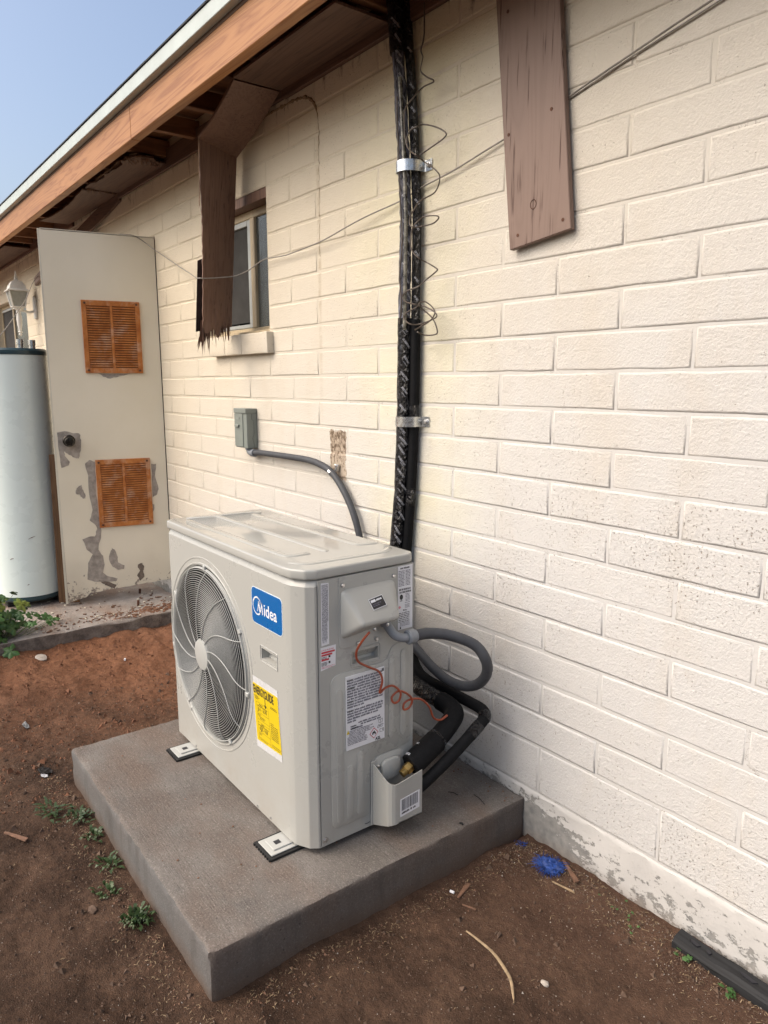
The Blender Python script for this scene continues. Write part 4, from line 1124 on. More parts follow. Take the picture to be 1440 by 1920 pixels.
# long cable sagging across the wall
cpts = [(1.6, -.02, 2.36), (1.1, -.014, 2.268), (.803, -.014, 2.211), (.60, -.010, 2.172), (.424, -.006, 2.131), (.32, -.005, 2.106), (.211, -.010, 2.085), (.03, -.014, 2.052), (-.155, -.016, 2.026), (-.272, -.016, 2.005), (-.50, -.028, 1.978), (-.758, -.028, 1.946), (-1.0, -.022, 1.934), (-1.192, -.03, 1.936), (-1.31, -.05, 1.905), (-1.385, -.080, 1.886), (-1.415, -.15, 1.876), (-1.440, -.232, 1.870), (-1.60, -.17, 1.893), (-1.9, -.08, 1.957), (-2.2, -.04, 2.05), (-2.487, -.03, 2.153)]
cpts = [Vector(p) for p in cpts]+[dp(.05, 2.205, .012), dp(.10, 2.235, .008), dp(.15, 2.246, -.01), dp(.20, 2.235, -.045), dp(.25, 2.1, -.06)]
b = MB(); P = spline(cpts, 8)
for i, v in enumerate(P): v += Vector((0, 0, .004*mnoise.noise(Vector((i*.11, 0, 2)))))
b.tube(P, .0025, 7); cb = b.build('wall_cable', CABLEM, None, smooth=True)
tag(cb, 'thin grey cable sagging across the wall to the top of the open door', 'cable')
b = MB(); b.tube(spline([(1.6, -.012, 2.354), (1.1, -.008, 2.262), (.803, -.008, 2.2045), (.60, -.006, 2.166), (.42, -.005, 2.127)], 8), .0016, 6)
tag(b.build('second_cable', CABLEM, None, smooth=True), 'thinner cable running just under the grey cable right of the plank', 'cable')
b = MB(); b.tube(spline([(-5.36, -.02, 2.34), (-5.0, -.15, 2.23), (-4.4, -.34, 2.03), (-3.8, -.56, 1.83), (-3.25, -.74, 1.69), (-2.96, -.83, 1.645)], 8), .0028, 6)
tag(b.build('heater_wire', CABLEM, None, smooth=True), 'thin wire running down from the wall past the lantern to the water heater', 'wire')
# ------------------------------------------------------------------ outdoor unit
ac = thing('outdoor_unit', (-.24, -.526, .132), 'large light grey outdoor heat pump unit standing on the concrete pad', 'air conditioner')
ZB, ZT = .152, .9085; FY, SX = -.713, .213; BY = -.339
def boolean(o, cutters):
    for c in cutters:
        m = o.modifiers.new('b', 'BOOLEAN'); m.operation = 'DIFFERENCE'; m.solver = 'EXACT'; m.object = c
    bpy.context.view_layer.update()
    dg = bpy.context.evaluated_depsgraph_get(); me = bpy.data.meshes.new_from_object(o.evaluated_get(dg))
    o.modifiers.clear(); old = o.data; o.data = me; bpy.data.meshes.remove(old)
    for c in cutters: bpy.data.objects.remove(c)
    return o
FC = Vector((-.378, FY, .545)); FR = .288
plan = [(-.696, -.590), (-.696, -.692), (-.690, -.705), (-.677, FY), (.135, FY), (.160, -.7095), (.198, -.689), (SX, -.668), (SX, -.6615), (.185, -.6615), (.185, -.590)]
b = MB(); b.prism([(x, y, ZB) for x, y in plan], (0, 0, ZT-ZB), .0016, 1)
bmesh.ops.bisect_plane(b.bm, geom=list(b.bm.verts)+list(b.bm.edges)+list(b.bm.faces), plane_co=(0, 0, ZT-.016), plane_no=(0, 0, 1))
for v in b.bm.verts:
    if v.co.z > ZT-.008 and v.co.y < -.66: v.co.y += .008; v.co.x += .004 if v.co.x < -.68 else (-.005 if v.co.x > .15 else 0)
front = b.build('front_panel', PANEL, ac)
cut = MB(); cut.tube([FC+Vector((0, -.05, 0)), FC+Vector((0, .2, 0))], FR, 128); cut = cut.build('cut', DARK)
hc_ = MB(); hc_.prism([(-.004, FY-.02, .644), (-.004, FY-.02, .676), (-.004, FY+.004, .676), (-.004, FY+.026, .652), (-.004, FY+.022, .645)], (.086, 0, 0)); hc_ = hc_.build('cut', DARK)
boolean(front, [cut, hc_])
front.data.polygons.foreach_set('use_smooth', [True]*len(front.data.polygons)); front.data.set_sharp_from_angle(angle=R(13))
# upper edge shoulder of the front panel
b = MB(); b.box((-.06, FY-.0012, .16), (-.0588, FY+.001, .17)); b.bm.clear()
# raised ring round the fan opening
def ring_tube(b, r, y, w, n=128, c=FC):
    b.tube([Vector((c.x+r*math.cos(2*math.pi*k/n), y, c.z+r*math.sin(2*math.pi*k/n))) for k in range(n)], w, 6, closed=True)
b = MB()
for r, y, w in ((.2945, FY-.0005, .0035), (.314, FY+.0012, .0030)):
    n = 160
    pts = []
    for k in range(n):
        a = 2*math.pi*k/n; x = max(FC.x+r*math.cos(a), -.688); pts.append(Vector((x, y, FC.z+r*math.sin(a))))
    b.tube(pts, w, 6, closed=True)
b.build('fan_surround', PANEL, front, smooth=True)
# shroud and fan
b = MB(); b.tube([FC+Vector((0, .006, 0)), FC+Vector((0, .125, 0))], FR-.0008, 96, cap=False); b.build('shroud', DARK, ac)
b = MB(); b.box((-.69, -.588, ZB+.004), (.180, BY+.004, ZT-.004)); b.build('coil', COILM, ac)
fan = group_empty('fan', ac)
b = MB(); b.tube([FC+Vector((0, .03, 0)), FC+Vector((0, .035, 0)), FC+Vector((0, .11, 0))], [.05, .062, .062], 28); b.build('hub', FANBL, fan, smooth=True)
for k in range(3):
    b = MB(); a0 = R(25+120*k); V = []
    for i in range(9):
        r = .06+(.215)*i/8; row = []
        for j in range(9):
            a = a0+R(88)*(j/8)-.25*(i/8); row.append(b.bm.verts.new(FC+Vector((r*math.cos(a), .045+.07*(j/8), r*math.sin(a)))))
        V.append(row)
    for A, B in zip(V, V[1:]):
        for j in range(8): b.bm.faces.new((A[j], A[j+1], B[j+1], B[j]))
    b.build('blade', FANBL, fan, smooth=True)
# wire grille
gr = group_empty('fan_grille', ac)
b = MB(); nr = 35
def gy(r): return FY-.021+.019*max(0, (r-.22)/.063)**2.2
for k in range(nr):
    r = .052+(.282-.052)*k/(nr-1); ring_tube(b, r, gy(r), .00088, 110)
ring_tube(b, .2815, FY-.006, .0022); ring_tube(b, .283, FY-.001, .0022)
tag(b.build('rings', GRILLE, gr, smooth=True), kind='stuff')
for k in range(12):
    ae = R(-6+30*k); P = []
    for i in range(26):
        r = .046+(.2835-.046)*i/25; t = (r-.046)/.2375
        a = ae+R(34)*(1-t)**1.3; P.append(Vector((FC.x+r*math.cos(a), gy(r)-.0028, FC.z+r*math.sin(a))))
    b = MB(); b.tube(P, .0014, 6); b.build('spoke', GRILLE, gr, smooth=True)
b = MB(); b.lathe((FC.x, FY-.023, FC.z), [(.002, -.0045), (.040, -.0042), (.0495, -.002), (.0505, .002), (.048, .006)], 48, 'y'); b.build('hub_disc', GRILLE, gr, smooth=True)
for a in (88, -8, 190, -58, -122, 150, 30):
    q = Vector((FC.x+.287*math.cos(R(a)), FY-.003, FC.z+.287*math.sin(R(a)))); b = MB()
    b.box(q-Vector((.007, .006, .009)), q+Vector((.007, .003, .009)), .002, 1, Matrix.Rotation(R(90-a), 3, 'Y')); b.build('grille_clip', GRILLE, gr)
# front handle recess rim
b = MB(); zc = rrect(.039, .660, .098, .046, .004, 3)
b.tube([Vector((x, FY-.0004, z)) for x, z in zc], .0016, 5, closed=True); b.build('handle_rim', PANEL, front, smooth=True)

# side panel with pressed relief
b = MB(); b.box((.187, -.6595, ZB+.0), (SX, BY, ZT), .0014, 1); side = b.build('side_panel', PANEL, ac)
hc2 = MB(); hc2.prism([(SX+.02, -.552, .657), (SX+.02, -.552, .690), (SX-.003, -.552, .690), (SX-.022, -.552, .665), (SX-.020, -.552, .658)], (0, .086, 0)); hc2 = hc2.build('cut', DARK)
boolean(side, [hc2])
def side_press(outline, w, o=.0, closed=True, m=PANEL, name='pressed_rib'):
    b = MB(); b.tube(spline([Vector((SX+o, y, z)) for y, z in outline], 3, closed), w, 6, closed=closed); return b.build(name, m, side, smooth=True)
def poly_round(pts, r=.018, seg=4):
    out = []; n = len(pts)
    for i in range(n):
        p0, p1, p2 = Vector(pts[i-1]), Vector(pts[i]), Vector(pts[(i+1) % n])
        a, c = (p0-p1), (p2-p1); rr_ = min(r, a.length*.45, c.length*.45); A, C = p1+a.normalized()*rr_, p1+c.normalized()*rr_
        for k in range(seg+1):
            t = k/seg; out.append(tuple(A*(1-t)**2+p1*2*t*(1-t)+C*t*t))
    return out
big = poly_round([(-.626, .192), (-.505, .192), (-.497, .205), (-.497, .352), (-.483, .366), (-.353, .366), (-.353, .684), (-.418, .684), (-.436, .646), (-.452, .640), (-.61, .640), (-.626, .622)], .022)
b = MB(); b.prism([(SX-.002, y, z) for y, z in big], (.0052, 0, 0), .0022, 2); b.build('pressed_field', PANEL, side, smooth=True)
SF = SX+.0032
for y, z0, z1 in ((-.600, .205, .598), (-.567, .205, .366), (-.532, .205, .398), (-.422, .405, .655), (-.379, .400, .662)):
    b = MB(); b.prism([(SF-.001, *q) for q in rrect(y, (z0+z1)/2, .022, z1-z0, .0108, 5)], (.0034, 0, 0), .0016, 2); b.build('pressed_rib', PANEL, side, smooth=True)
b = MB(); b.tube([Vector((SX+.0006, y, z)) for y, z in rrect(-.509, .6735, .098, .050, .005, 3)], .0018, 5, closed=True); b.build('handle_rim', PANEL, side, smooth=True)
# valve recess surround and cover
b = MB(); b.prism([(SX-.001, *q) for q in rrect(-.430, .272, .110, .180, .026, 6)], (.0045, 0, 0), .002, 2); b.build('valve_plate', PANEL, ac, smooth=True)
b = MB(); b.prism([(SX+.0035, *q) for q in rrect(-.428, .315, .066, .062, .016, 5)], (.012, 0, 0), .004, 2); b.build('valve_boss', PANELB, ac, smooth=True)
vc = MB(); x0, x1, y0, y1 = SX+.004, .296, -.489, -.372; z0 = .160
def vz(x): return .345-(x-x0)*.47      # the sides drop toward the outer face
t_ = .003
outer = [(x0, y0), (x1-.022, y0+.003), (x1-.0125, y0+.0055), (x1-.005, y0+.012), (x1-.001, y0+.0205), (x1, y0+.030), (x1, y1)]
for (xa, ya), (xb, yb) in zip(outer, outer[1:]):
    n_ = Vector((yb-ya, -(xb-xa), 0)).normalized()*-t_
    A, B = Vector((xa, ya, 0)), Vector((xb, yb, 0))
    za, zb_ = (vz(xa), vz(xb))
    if xa == xb: zb_ = .322; za = vz(xa)
    lo = z0+(.012 if xa < .28 else .012)*0
    pts = [A+Vector((0, 0, z0-.004+(xa-x0)*.40)), B+Vector((0, 0, z0-.004+(xb-x0)*.40)), B+Vector((0, 0, zb_)), A+Vector((0, 0, za))]
    vc.prism(pts, n_)
vc.prism([(x0, y0, z0-.004), (x1-.012, y0+.004, z0-.004+(x1-.012-x0)*.4), (x1, y0+.022, z0-.004+(x1-x0)*.4), (x1, y1, z0-.004+(x1-x0)*.4), (x0, y1, z0-.004)], (0, 0, .003))
bmesh.ops.remove_doubles(vc.bm, verts=list(vc.bm.verts), dist=.0004)
cover = vc.build('valve_cover', PANEL, ac, smooth=True)
b = MB(); b.box((x0-.003, y0-.006, .155), (x0+.001, y0+.012, .352), .001); b.build('valve_flange', PANEL, ac)
lab = flat('barcode_label', [(x1+.0002, -.452, .205), (x1+.0002, -.382, .212), (x1+.0002, -.382, .266), (x1+.0002, -.452, .259)], (1, 0, 0), .0006, WHITE, cover)
b = MB(); y = -.447; rg = random.Random(5)
while y < -.388:
    w = rg.choice((.0008, .0012, .002)); zz_ = .222+(y+.452)*.1
    b.poly([(x1+.001, y, zz_), (x1+.001, y+w, zz_), (x1+.001, y+w, zz_+.034), (x1+.001, y, zz_+.034)]); y += w+rg.choice((.0008, .0012, .0016))
b.build('bars', INK, lab, recalc=False)
def wordline(b, P, right, up, w, h, rg, dense=.93, unit=.62, gap=.25):
    """row of letter sized marks (print too small to read)"""
    right, up, P = Vector(right), Vector(up), Vector(P); s = 0
    while s < w:
        n = rg.randint(2, 9)
        for k in range(n):
            lw = h*unit*rg.uniform(.6, 1.05)
            if s+lw > w: return
            hh = h*rg.choice((1, .75, .75, 1.)); q = P+right*s
            b.poly([q, q+right*lw*.8, q+right*lw*.8+up*hh, q+up*hh]); s += lw
        s += h*gap*2
    return
rg = random.Random(9)
b = MB(); wordline(b, (x1+.001, -.447, .212), (0, 1, .1), (0, 0, 1), .056, .006, rg); b.build('print', INK, lab, recalc=False)

# electrical cover: sloping box
ep = MB(); ep.prism([(SX-.001, *q) for q in rrect(-.500, .808, .192, .200, .012, 4)], (.0032, 0, 0), .001, 1); ep.build('electrical_plate', PANEL, ac)
b = MB()
A = [(-.590, .872), (-.410, .874), (-.402, .752), (-.592, .735)]      # on the panel
F = [(-.576, .868), (-.428, .870), (-.440, .780), (-.562, .784)]      # front ridge
xo = [SX+.012, SX+.012, SX+.068, SX+.070]
lo = [b.bm.verts.new((SX+.001, y, z)) for y, z in A]; hi = [b.bm.verts.new((x, y, z)) for x, (y, z) in zip(xo, F)]
b.bm.faces.new(hi)
for k in range(4): b.bm.faces.new((lo[k], lo[(k+1) % 4], hi[(k+1) % 4], hi[k]))
bmesh.ops.recalc_face_normals(b.bm, faces=list(b.bm.faces))
bmesh.ops.bevel(b.bm, geom=[e for e in b.bm.edges if not e.is_boundary], offset=.013, segments=5, profile=.5, affect='EDGES')
ec = b.build('electrical_cover', PANEL, ac, smooth=True)
# little black plate on the cover
P0 = Vector((SX+.0325, -.480, .822)); rv = Vector((.0, 1, .02)).normalized(); uv = (Vector((xo[0], F[0][0], F[0][1]))-Vector((xo[3], F[3][0], F[3][1]))).normalized(); nv = rv.cross(uv); nv = nv if nv.x > 0 else -nv
e1, e2 = Vector((xo[3], *F[3]))-Vector((xo[0], *F[0])), Vector((xo[1], *F[1]))-Vector((xo[0], *F[0]))
nv = e2.cross(e1).normalized(); nv = nv if nv.x > 0 else -nv
O = Vector((xo[0], *F[0])); uv = -(e1-nv*e1.dot(nv)).normalized(); rv = uv.cross(nv); rv = rv if rv.y > 0 else -rv
ctr = (Vector((xo[0], *F[0]))+Vector((xo[1], *F[1]))+Vector((xo[2], *F[2]))+Vector((xo[3], *F[3])))/4+nv*.0009+rv*.006+uv*.004
def onc(a, c, h=0): return ctr+rv*a+uv*c+nv*h
pl = flat('cover_label', [onc(-.024, -.016), onc(.024, -.016), onc(.024, .016), onc(-.024, .016)], nv, .0006, WHITE, ec)
b = MB(); b.poly([onc(-.0225, -.0145, .001), onc(.0225, -.0145, .001), onc(.0225, .0145, .001), onc(-.0225, .0145, .001)]); b.build('black_field', INK, pl, recalc=False)
b = MB(); b.poly([onc(-.020, .004, .0014), onc(-.004, .004, .0014), onc(-.004, .011, .0014), onc(-.020, .011, .0014)]); wordline(b, onc(-.002, .005, .0014), rv, uv, .021, .005, rg); b.build('print', WHITEINK, pl, recalc=False)
b = MB(); wordline(b, onc(-.018, -.003, .0014), rv, uv, .03, .003, rg); wordline(b, onc(-.018, -.008, .0014), rv, uv, .022, .003, rg); b.build('print', GREYINK, pl, recalc=False)
# screws on the side
for y, z in ((-.584, .884), (-.414, .882), (-.474, .713), (-.536, .714), (-.469, .331), (-.399, .336)):
    b = MB(); b.lathe((SX+.0035 if z > .6 else SX+.004, y, z), [(.0062, 0), (.0062, .0012), (.0048, .0038), (.0015, .0046)], 12, 'x'); b.build('screw', SCREW, ac, smooth=True)
b = MB(); b.lathe((SX, -.648, .170), [(.0085, 0), (.0085, .0014), (.0055, .0016), (.0055, .004), (.002, .005)], 14, 'x'); b.build('screw', SCREW, ac, smooth=True)
for y, z in ((-.512, .766), (-.468, .770)):
    b = MB(); b.lathe((SX+.045, y, z-.006), [(.005, 0), (.005, .002), (.002, .004)], 10, 'x'); b.build('screw', SCREW, ac, smooth=True)

# lid
ov = .0045
lp = [(-.699, -.685), (-.696, -.704), (-.682, -.7165), (.128, -.7175), (.165, -.712), (.202, -.690), (.217, -.662), (.217, -.362), (.210, -.345), (.196, -.3355), (-.62, -.3355), (-.69, -.345), (-.699, -.37)]
b = MB(); b.prism([(x, y, .911) for x, y in lp], (0, 0, .0275), .006, 3); lid = b.build('lid', LIDM, ac, smooth=True)
def lid_rib(pts, w=.012):
    P = [Vector((x, y, 0)) for x, y in poly_pts(pts)]; P = [P[0]+(P[0]-P[1]).normalized()*.008]+P+[P[-1]+(P[-1]-P[-2]).normalized()*.008]
    rr = [w*.4]+[w]*(len(P)-2)+[w*.4]
    b = MB(); b.tube(P, rr, 14)
    for v in b.bm.verts: v.co.z = .9383+v.co.z*.36
    b.build('lid_rib', LIDM, lid, smooth=True)
def poly_pts(pts, r=.02):
    out = [Vector((*pts[0], 0))]
    for i in range(1, len(pts)-1):
        p0, p1, p2 = [Vector((*q, 0)) for q in pts[i-1:i+2]]; a, c = p0-p1, p2-p1; rr_ = min(r, a.length*.4, c.length*.4)
        A, C = p1+a.normalized()*rr_, p1+c.normalized()*rr_
        out += [A, A*.25+p1*.5+C*.25, C]
    out.append(Vector((*pts[-1], 0))); return [(v.x, v.y) for v in out]
lid_rib([(-.672, -.640), (-.640, -.540), (.050, -.530)]); lid_rib([(-.600, -.420), (.040, -.412), (.052, -.356)])
lid_rib([(-.630, -.655), (.045, -.652), (.050, -.590)]); lid_rib([(.112, -.676), (.152, -.652), (.160, -.40), (.130, -.366)], .011)
lid_rib([(-.660, -.600), (-.652, -.43), (-.628, -.385)], .010)

# base pan, feet
MB().prism([(-.690, -.700, .146), (.150, -.700, .146), (.190, -.680, .146), (.205, -.660, .146), (.205, BY, .146), (-.690, BY, .146)], (0, 0, .0055)).build('base_pan', PANELB, ac)
def foot(x, y):
    f = MB(); f.box((x-.040, y-.066, .1400), (x+.040, y+.07, .1435), .0012)
    f.prism([(x-.026, y-.052, .1435), (x+.026, y-.052, .1435), (x+.026, y+.02, .1435), (x-.026, y+.02, .1435)], (0, 0, .004), .0016, 1)
    o = f.build('foot', PANELB, ac)
    b = MB(); b.poly([(x-.009, y-.036, .1478), (x+.009, y-.036, .1478), (x+.009, y-.018, .1478), (x-.009, y-.018, .1478)]); b.build('bolt_hole', INK, o, recalc=False)
    rb_ = MB(); rb_.box((x-.050, y-.074, .1325), (x+.050, y+.07, .1395), .001)
    for k in range(8): rb_.box((x-.047+k*.0126, y-.0775, .1325), (x-.041+k*.0126, y-.074, .1395))
    rb_.build('rubber_pad', RUBBER, o)
foot(-.552, -.715); foot(.110, -.715); foot(-.552, -.36); foot(.110, -.36)
for x, z in ((.02, .163), (-.06, .161), (-.52, .162)):
    b = MB(); b.lathe((x, FY-.0005, z), [(.004, 0), (.004, -.001), (.001, -.002)], 8, 'y'); b.build('screw', SCREW, ac)

# ---- badge, labels (flat print)
def fr(x, z, o=.0005): return Vector((x, FY-o, z))
bd = MB(); bd.prism([fr(x, z, .0002) for x, z in rrect(.034, .794, .172, .102, .014, 6)], (0, -.0008, 0)); badge = bd.build('brand_badge', BLUE, ac)
bb = MB(); bb.prism([fr(x, z, .0001) for x, z in rrect(.034, .794, .1765, .1065, .016, 6)], (0, -.0005, 0)); bb.build('badge_border', plain('badge_rim', (.60, .68, .74), .4, 0, .02), badge)
put_text('brand_print', 'idea', .0495, fr(.0185, .7755, .0014), (1, 0, 0), (0, 0, 1), WHITEINK, badge, .0007, .92)
b = MB()
def strk(pts, ws):
    P = spline([Vector((x, 0, z)) for x, z in pts], 8); n = len(P); L = []
    for i in range(n):
        t = (P[min(i+1, n-1)]-P[max(i-1, 0)]).normalized(); s = Vector((-t.z, 0, t.x)); u = i/(n-1)*(len(ws)-1); k = min(int(u), len(ws)-2); w = ws[k]+(ws[k+1]-ws[k])*(u-k)
        L.append((P[i]+s*w, P[i]-s*w))
    for A, B in zip(L, L[1:]): b.poly([Vector((q.x, FY-.0014, q.z)) for q in (A[0], A[1], B[1], B[0])])
cx_, cz_, rr_ = -.0195, .795, .0245
# open crescent that swings into the M
strk([(cx_+rr_*math.cos(R(a)), cz_+rr_*math.sin(R(a))) for a in (22, 55, 90, 125, 160, 195, 230, 265, 295)]+[(-.001, .780), (.0045, .7965), (.0075, .8105)], [.0003, .0015, .0022, .0024, .002, .0012, .0014, .002, .0022, .002, .0016, .0011])
strk([(-.0205, .7795), (-.0165, .783), (-.0125, .797), (-.0095, .8085), (-.0068, .797), (-.0045, .786), (-.002, .7745)], [.0006, .0013, .002, .0024, .0026, .0024, .002])
strk([(.0062, .8105), (.0095, .798), (.0115, .7755)], [.0012, .0022, .0022])
b.build('brand_print', WHITEINK, badge, recalc=False)

eg = MB(); eg.prism([fr(-.068, .575), fr(.083, .577), fr(.101, .372), fr(-.047, .362)], (0, -.0004, 0)); egl = eg.build('energy_label', FILM, ac)
b = MB(); b.prism([fr(-.064, .555, .001), fr(.083, .558, .001), fr(.099, .393, .001), fr(-.045, .384, .001)], (0, -.0003, 0)); b.build('yellow_field', YELLOW, egl)
tl = .0936; ru, uu = Vector((1, 0, .018)), Vector((-.112, 0, 1))
EO = Vector((-.045, FY-.0016, .384))
def el(u, v): return EO+ru*u+uu*v
put_text('print', 'ENERGYGUIDE', .0330, el(.002, .1425), ru, uu, INK, egl, .0011, .545)
b = MB(); b.poly([el(.068, .120), el(.071, .120), el(.071, .146), el(.068, .146)]); b.poly([el(.062, .122), el(.0695, .1115), el(.077, .122)])
def ln(u0, u1, v, w=.0007): b.poly([el(u0, v), el(u1, v), el(u1, v+w), el(u0, v+w)])
def vl(u, v0, v1, w=.0007): b.poly([el(u, v0), el(u+w, v0), el(u+w, v1), el(u, v1)])
for v in (.118, .0885, .067, .058, .030, .012): ln(.014, .085, v)
vl(.014, .004, .118); vl(.085, .004, .118)
for v, w, u in ((.134, .022, .006), (.130, .03, .006), (.126, .02, .006), (.1285, .035, .10), (.1245, .04, .10)): wordline(b, el(u, v), ru, uu, w, .0022, rg)
for v, w, u in ((.112, .022, .03), (.107, .06, .018), (.0535, .02, .034), (.0485, .06, .018)): wordline(b, el(u, v), ru, uu, w, .0032, rg)
for k in range(9): wordline(b, el(.092, .079-.0055*k), ru, uu, .044 if k else .02, .0024, rg)
for v, w, u in ((.083, .02, .018), (.079, .014, .018), (.076, .038, .026), (.0715, .03, .028), (.025, .018, .018), (.021, .012, .018), (.0075, .045, .022), (.0165, .05, .092), (.011, .048, .092)): wordline(b, el(u, v), ru, uu, w, .0022, rg)
b.poly([el(.020, .0915), el(.026, .0915), el(.023, .096)]); b.poly([el(.026, .033), el(.036, .033), el(.031, .0375)])
b.build('print', INK, egl, recalc=False)
put_text('print', '16.1 - 16.70', .0140, el(.0185, .0955), ru, uu, INK, egl, .0002, .82); put_text('print', '8.70 - 9.30', .0140, el(.022, .0365), ru, uu, INK, egl, .0002, .82)

def sd_(y, z, o=.0005): return Vector((SX+o, y, z))
YR, ZU = (0, 1, 0), (0, 0, 1)
# tall narrow warning strip (print runs downwards)
vs_ = flat('warning_strip', [sd_(-.651, .730), sd_(-.627, .732), sd_(-.626, .898), sd_(-.650, .900)], (1, 0, 0), .0004, WHITE, ac)
b = MB()
for k, y in enumerate((-.6300, -.6333, -.6366, -.6399, -.6432, -.6465)): wordline(b, sd_(y-.0012, .895, .0012), (0, 0, -1), (0, 1, 0), (.10, .15, .158, .15, .158, .158)[k], .0023, rg)
b.build('print', GREYINK, vs_, recalc=False)
rl = flat('red_notice', [sd_(-.654, .662), sd_(-.608, .669), sd_(-.606, .726), sd_(-.654, .726)], (1, 0, 0), .0004, WHITE, ac)
b = MB()
for z0_, z1_, y1_ in ((.7085, .7135, -.610), (.7015, .7065, -.618), (.6885, .6935, -.628)): b.poly([sd_(-.652, z0_, .0012), sd_(y1_, z0_, .0012), sd_(y1_, z1_, .0012), sd_(-.652, z1_, .0012)])
b.build('print', REDINK, rl, recalc=False)
b = MB(); wordline(b, sd_(-.652, .7165, .0012), YR, ZU, .04, .003, rg); wordline(b, sd_(-.652, .671, .0012), YR, ZU, .042, .002, rg); wordline(b, sd_(-.652, .6675, .0012), YR, ZU, .035, .002, rg); b.build('print', PINKINK, rl, recalc=False)
b = MB()
for z in (.6975, .694, .682, .6785, .675): wordline(b, sd_(-.652, z, .0012), YR, ZU, .018, .0024, rg)
for z in (.695, .679): b.poly([sd_(-.630, z, .0012), sd_(-.624, z, .0012), sd_(-.624, z+.006, .0012), sd_(-.630, z+.006, .0012)])
b.build('print', INK, rl, recalc=False)
# big warning label
XL = SF-SX+.0044-.0002
def bg_(y, z, o=0): return Vector((SX+.0040+o, y, z))
bl = flat('warning_label', [bg_(-.579, .414), bg_(-.449, .414), bg_(-.449, .628), bg_(-.579, .628)], (1, 0, 0), .0028, WHITE, ac)
PO = .0034
b = MB(); bi = MB(); z = .6195; k = 0
widths = [.120, .121, .118, .122, .122, .122, .118, .119, .121, .120, .06, .122, .122, .121, .105, .03]
for k, w in enumerate(widths):
    if k == 11: z -= .0035
    s0 = .024 if k in (0, 8, 11) else (.034 if k == 3 else 0)
    wordline(b, bg_(-.576+s0, z-.0056, PO), YR, ZU, min(w-s0, .122), .0054, rg, .9, .6, .2); z -= .00775
z -= .002
for k, w in enumerate((.105, .10, .045)): wordline(b, bg_(-.566+(.026 if k == 0 else .034 if k == 1 else 0), z-.0048, PO), YR, ZU, w-(.03 if k < 2 else 0), .0046, rg); z -= .0066
for k in range(10): wordline(b, bg_(-.576+(.006 if k < 4 else 0), z-.003, PO), YR, ZU, (.085, .075, .088, .08, .066, .062, .068, .07, .072, .07)[k]*.95, .0027, rg); z -= .0043
b.build('print', GREYINK, bl, recalc=False)
def bt(s, y, z, size, bold=.0003, xs=.8, al='LEFT'): put_text('print', s, size, bg_(y, z, PO+.0002), YR, ZU, INK, bl, bold, xs, al)
bt('WARNING', -.577, .6138, .0072, .0004, .62); bt('AVERTISSEMENT', -.577, .5906, .0072, .0004, .52); bt('WARNING', -.577, .5518, .0072, .0004, .62); bt('WARNING', -.577, .5250, .0072, .0004, .62)
bt('ES', -.459, .6165, .011, .0006, .7); bt('A2L', -.482, .4165, .0125, .0005, .9)
bt('WARNING', -.566, .4795, .0056, .0003, .7); bt('AVERTISSEMENT', -.566, .4730, .0056, .0003, .6)
def rhomb(b, y, z, s, o): b.poly([bg_(y, z-s, o), bg_(y+s*.92, z, o), bg_(y, z+s, o), bg_(y-s*.92, z, o)])
b = MB(); rhomb(b, -.487, .440, .0165, PO+.0002); b.build('hazard_rim', REDINK, bl, recalc=False)
b = MB(); rhomb(b, -.487, .440, .0140, PO+.0004); b.build('hazard_field', WHITE, bl, recalc=False)
b = MB(); fl = [(-.0055, -.006), (.0055, -.006), (.0066, -.001), (.004, .003), (.0034, .0005), (.0012, .008), (-.0018, .003), (-.003, .0045), (-.0064, -.0005)]
b.poly([bg_(-.487+y, .441+z, PO+.0006) for y, z in fl]); b.build('flame_mark', INK, bl, recalc=False)
b = MB(); b.poly([bg_(-.487+y*.45, .4372+z*.5, PO+.0008) for y, z in fl]); b.build('flame_core', WHITE, bl, recalc=False)
b = MB(); b.poly([bg_(-.5795, .462, PO+.0002), bg_(-.5695, .462, PO+.0002), bg_(-.5745, .4745, PO+.0002)]); b.build('yellow_triangle', YELLOW, bl, recalc=False)
b = MB()
def outline(pts, w=.0009):
    n = len(pts)
    for i in range(n):
        a, c = Vector((0, *pts[i])), Vector((0, *pts[(i+1) % n])); t = (c-a).normalized(); s = Vector((0, -t.z, t.y))*w/2
        b.poly([Vector((SX+.0040+PO+.0002, 0, 0))+q for q in (a+s, a-s, c-s, c+s)])
outline([(-.470, .466), (-.4635, .4645), (-.457, .466), (-.457, .476), (-.4635, .4745), (-.470, .476)]); outline([(-.4635, .4645), (-.4635, .4745)])
outline([(-.475, .452), (-.458, .452), (-.454, .460), (-.471, .460)]); outline([(-.470, .4555), (-.460, .457)], .0016)
outline([(-.466, .437), (-.453, .437), (-.453, .446), (-.466, .446)]); b.poly([bg_(-.457, .440, PO+.0002), bg_(-.455, .440, PO+.0002), bg_(-.455, .444, PO+.0002), bg_(-.457, .444, PO+.0002)])
b.build('pictogram', INK, bl, recalc=False)
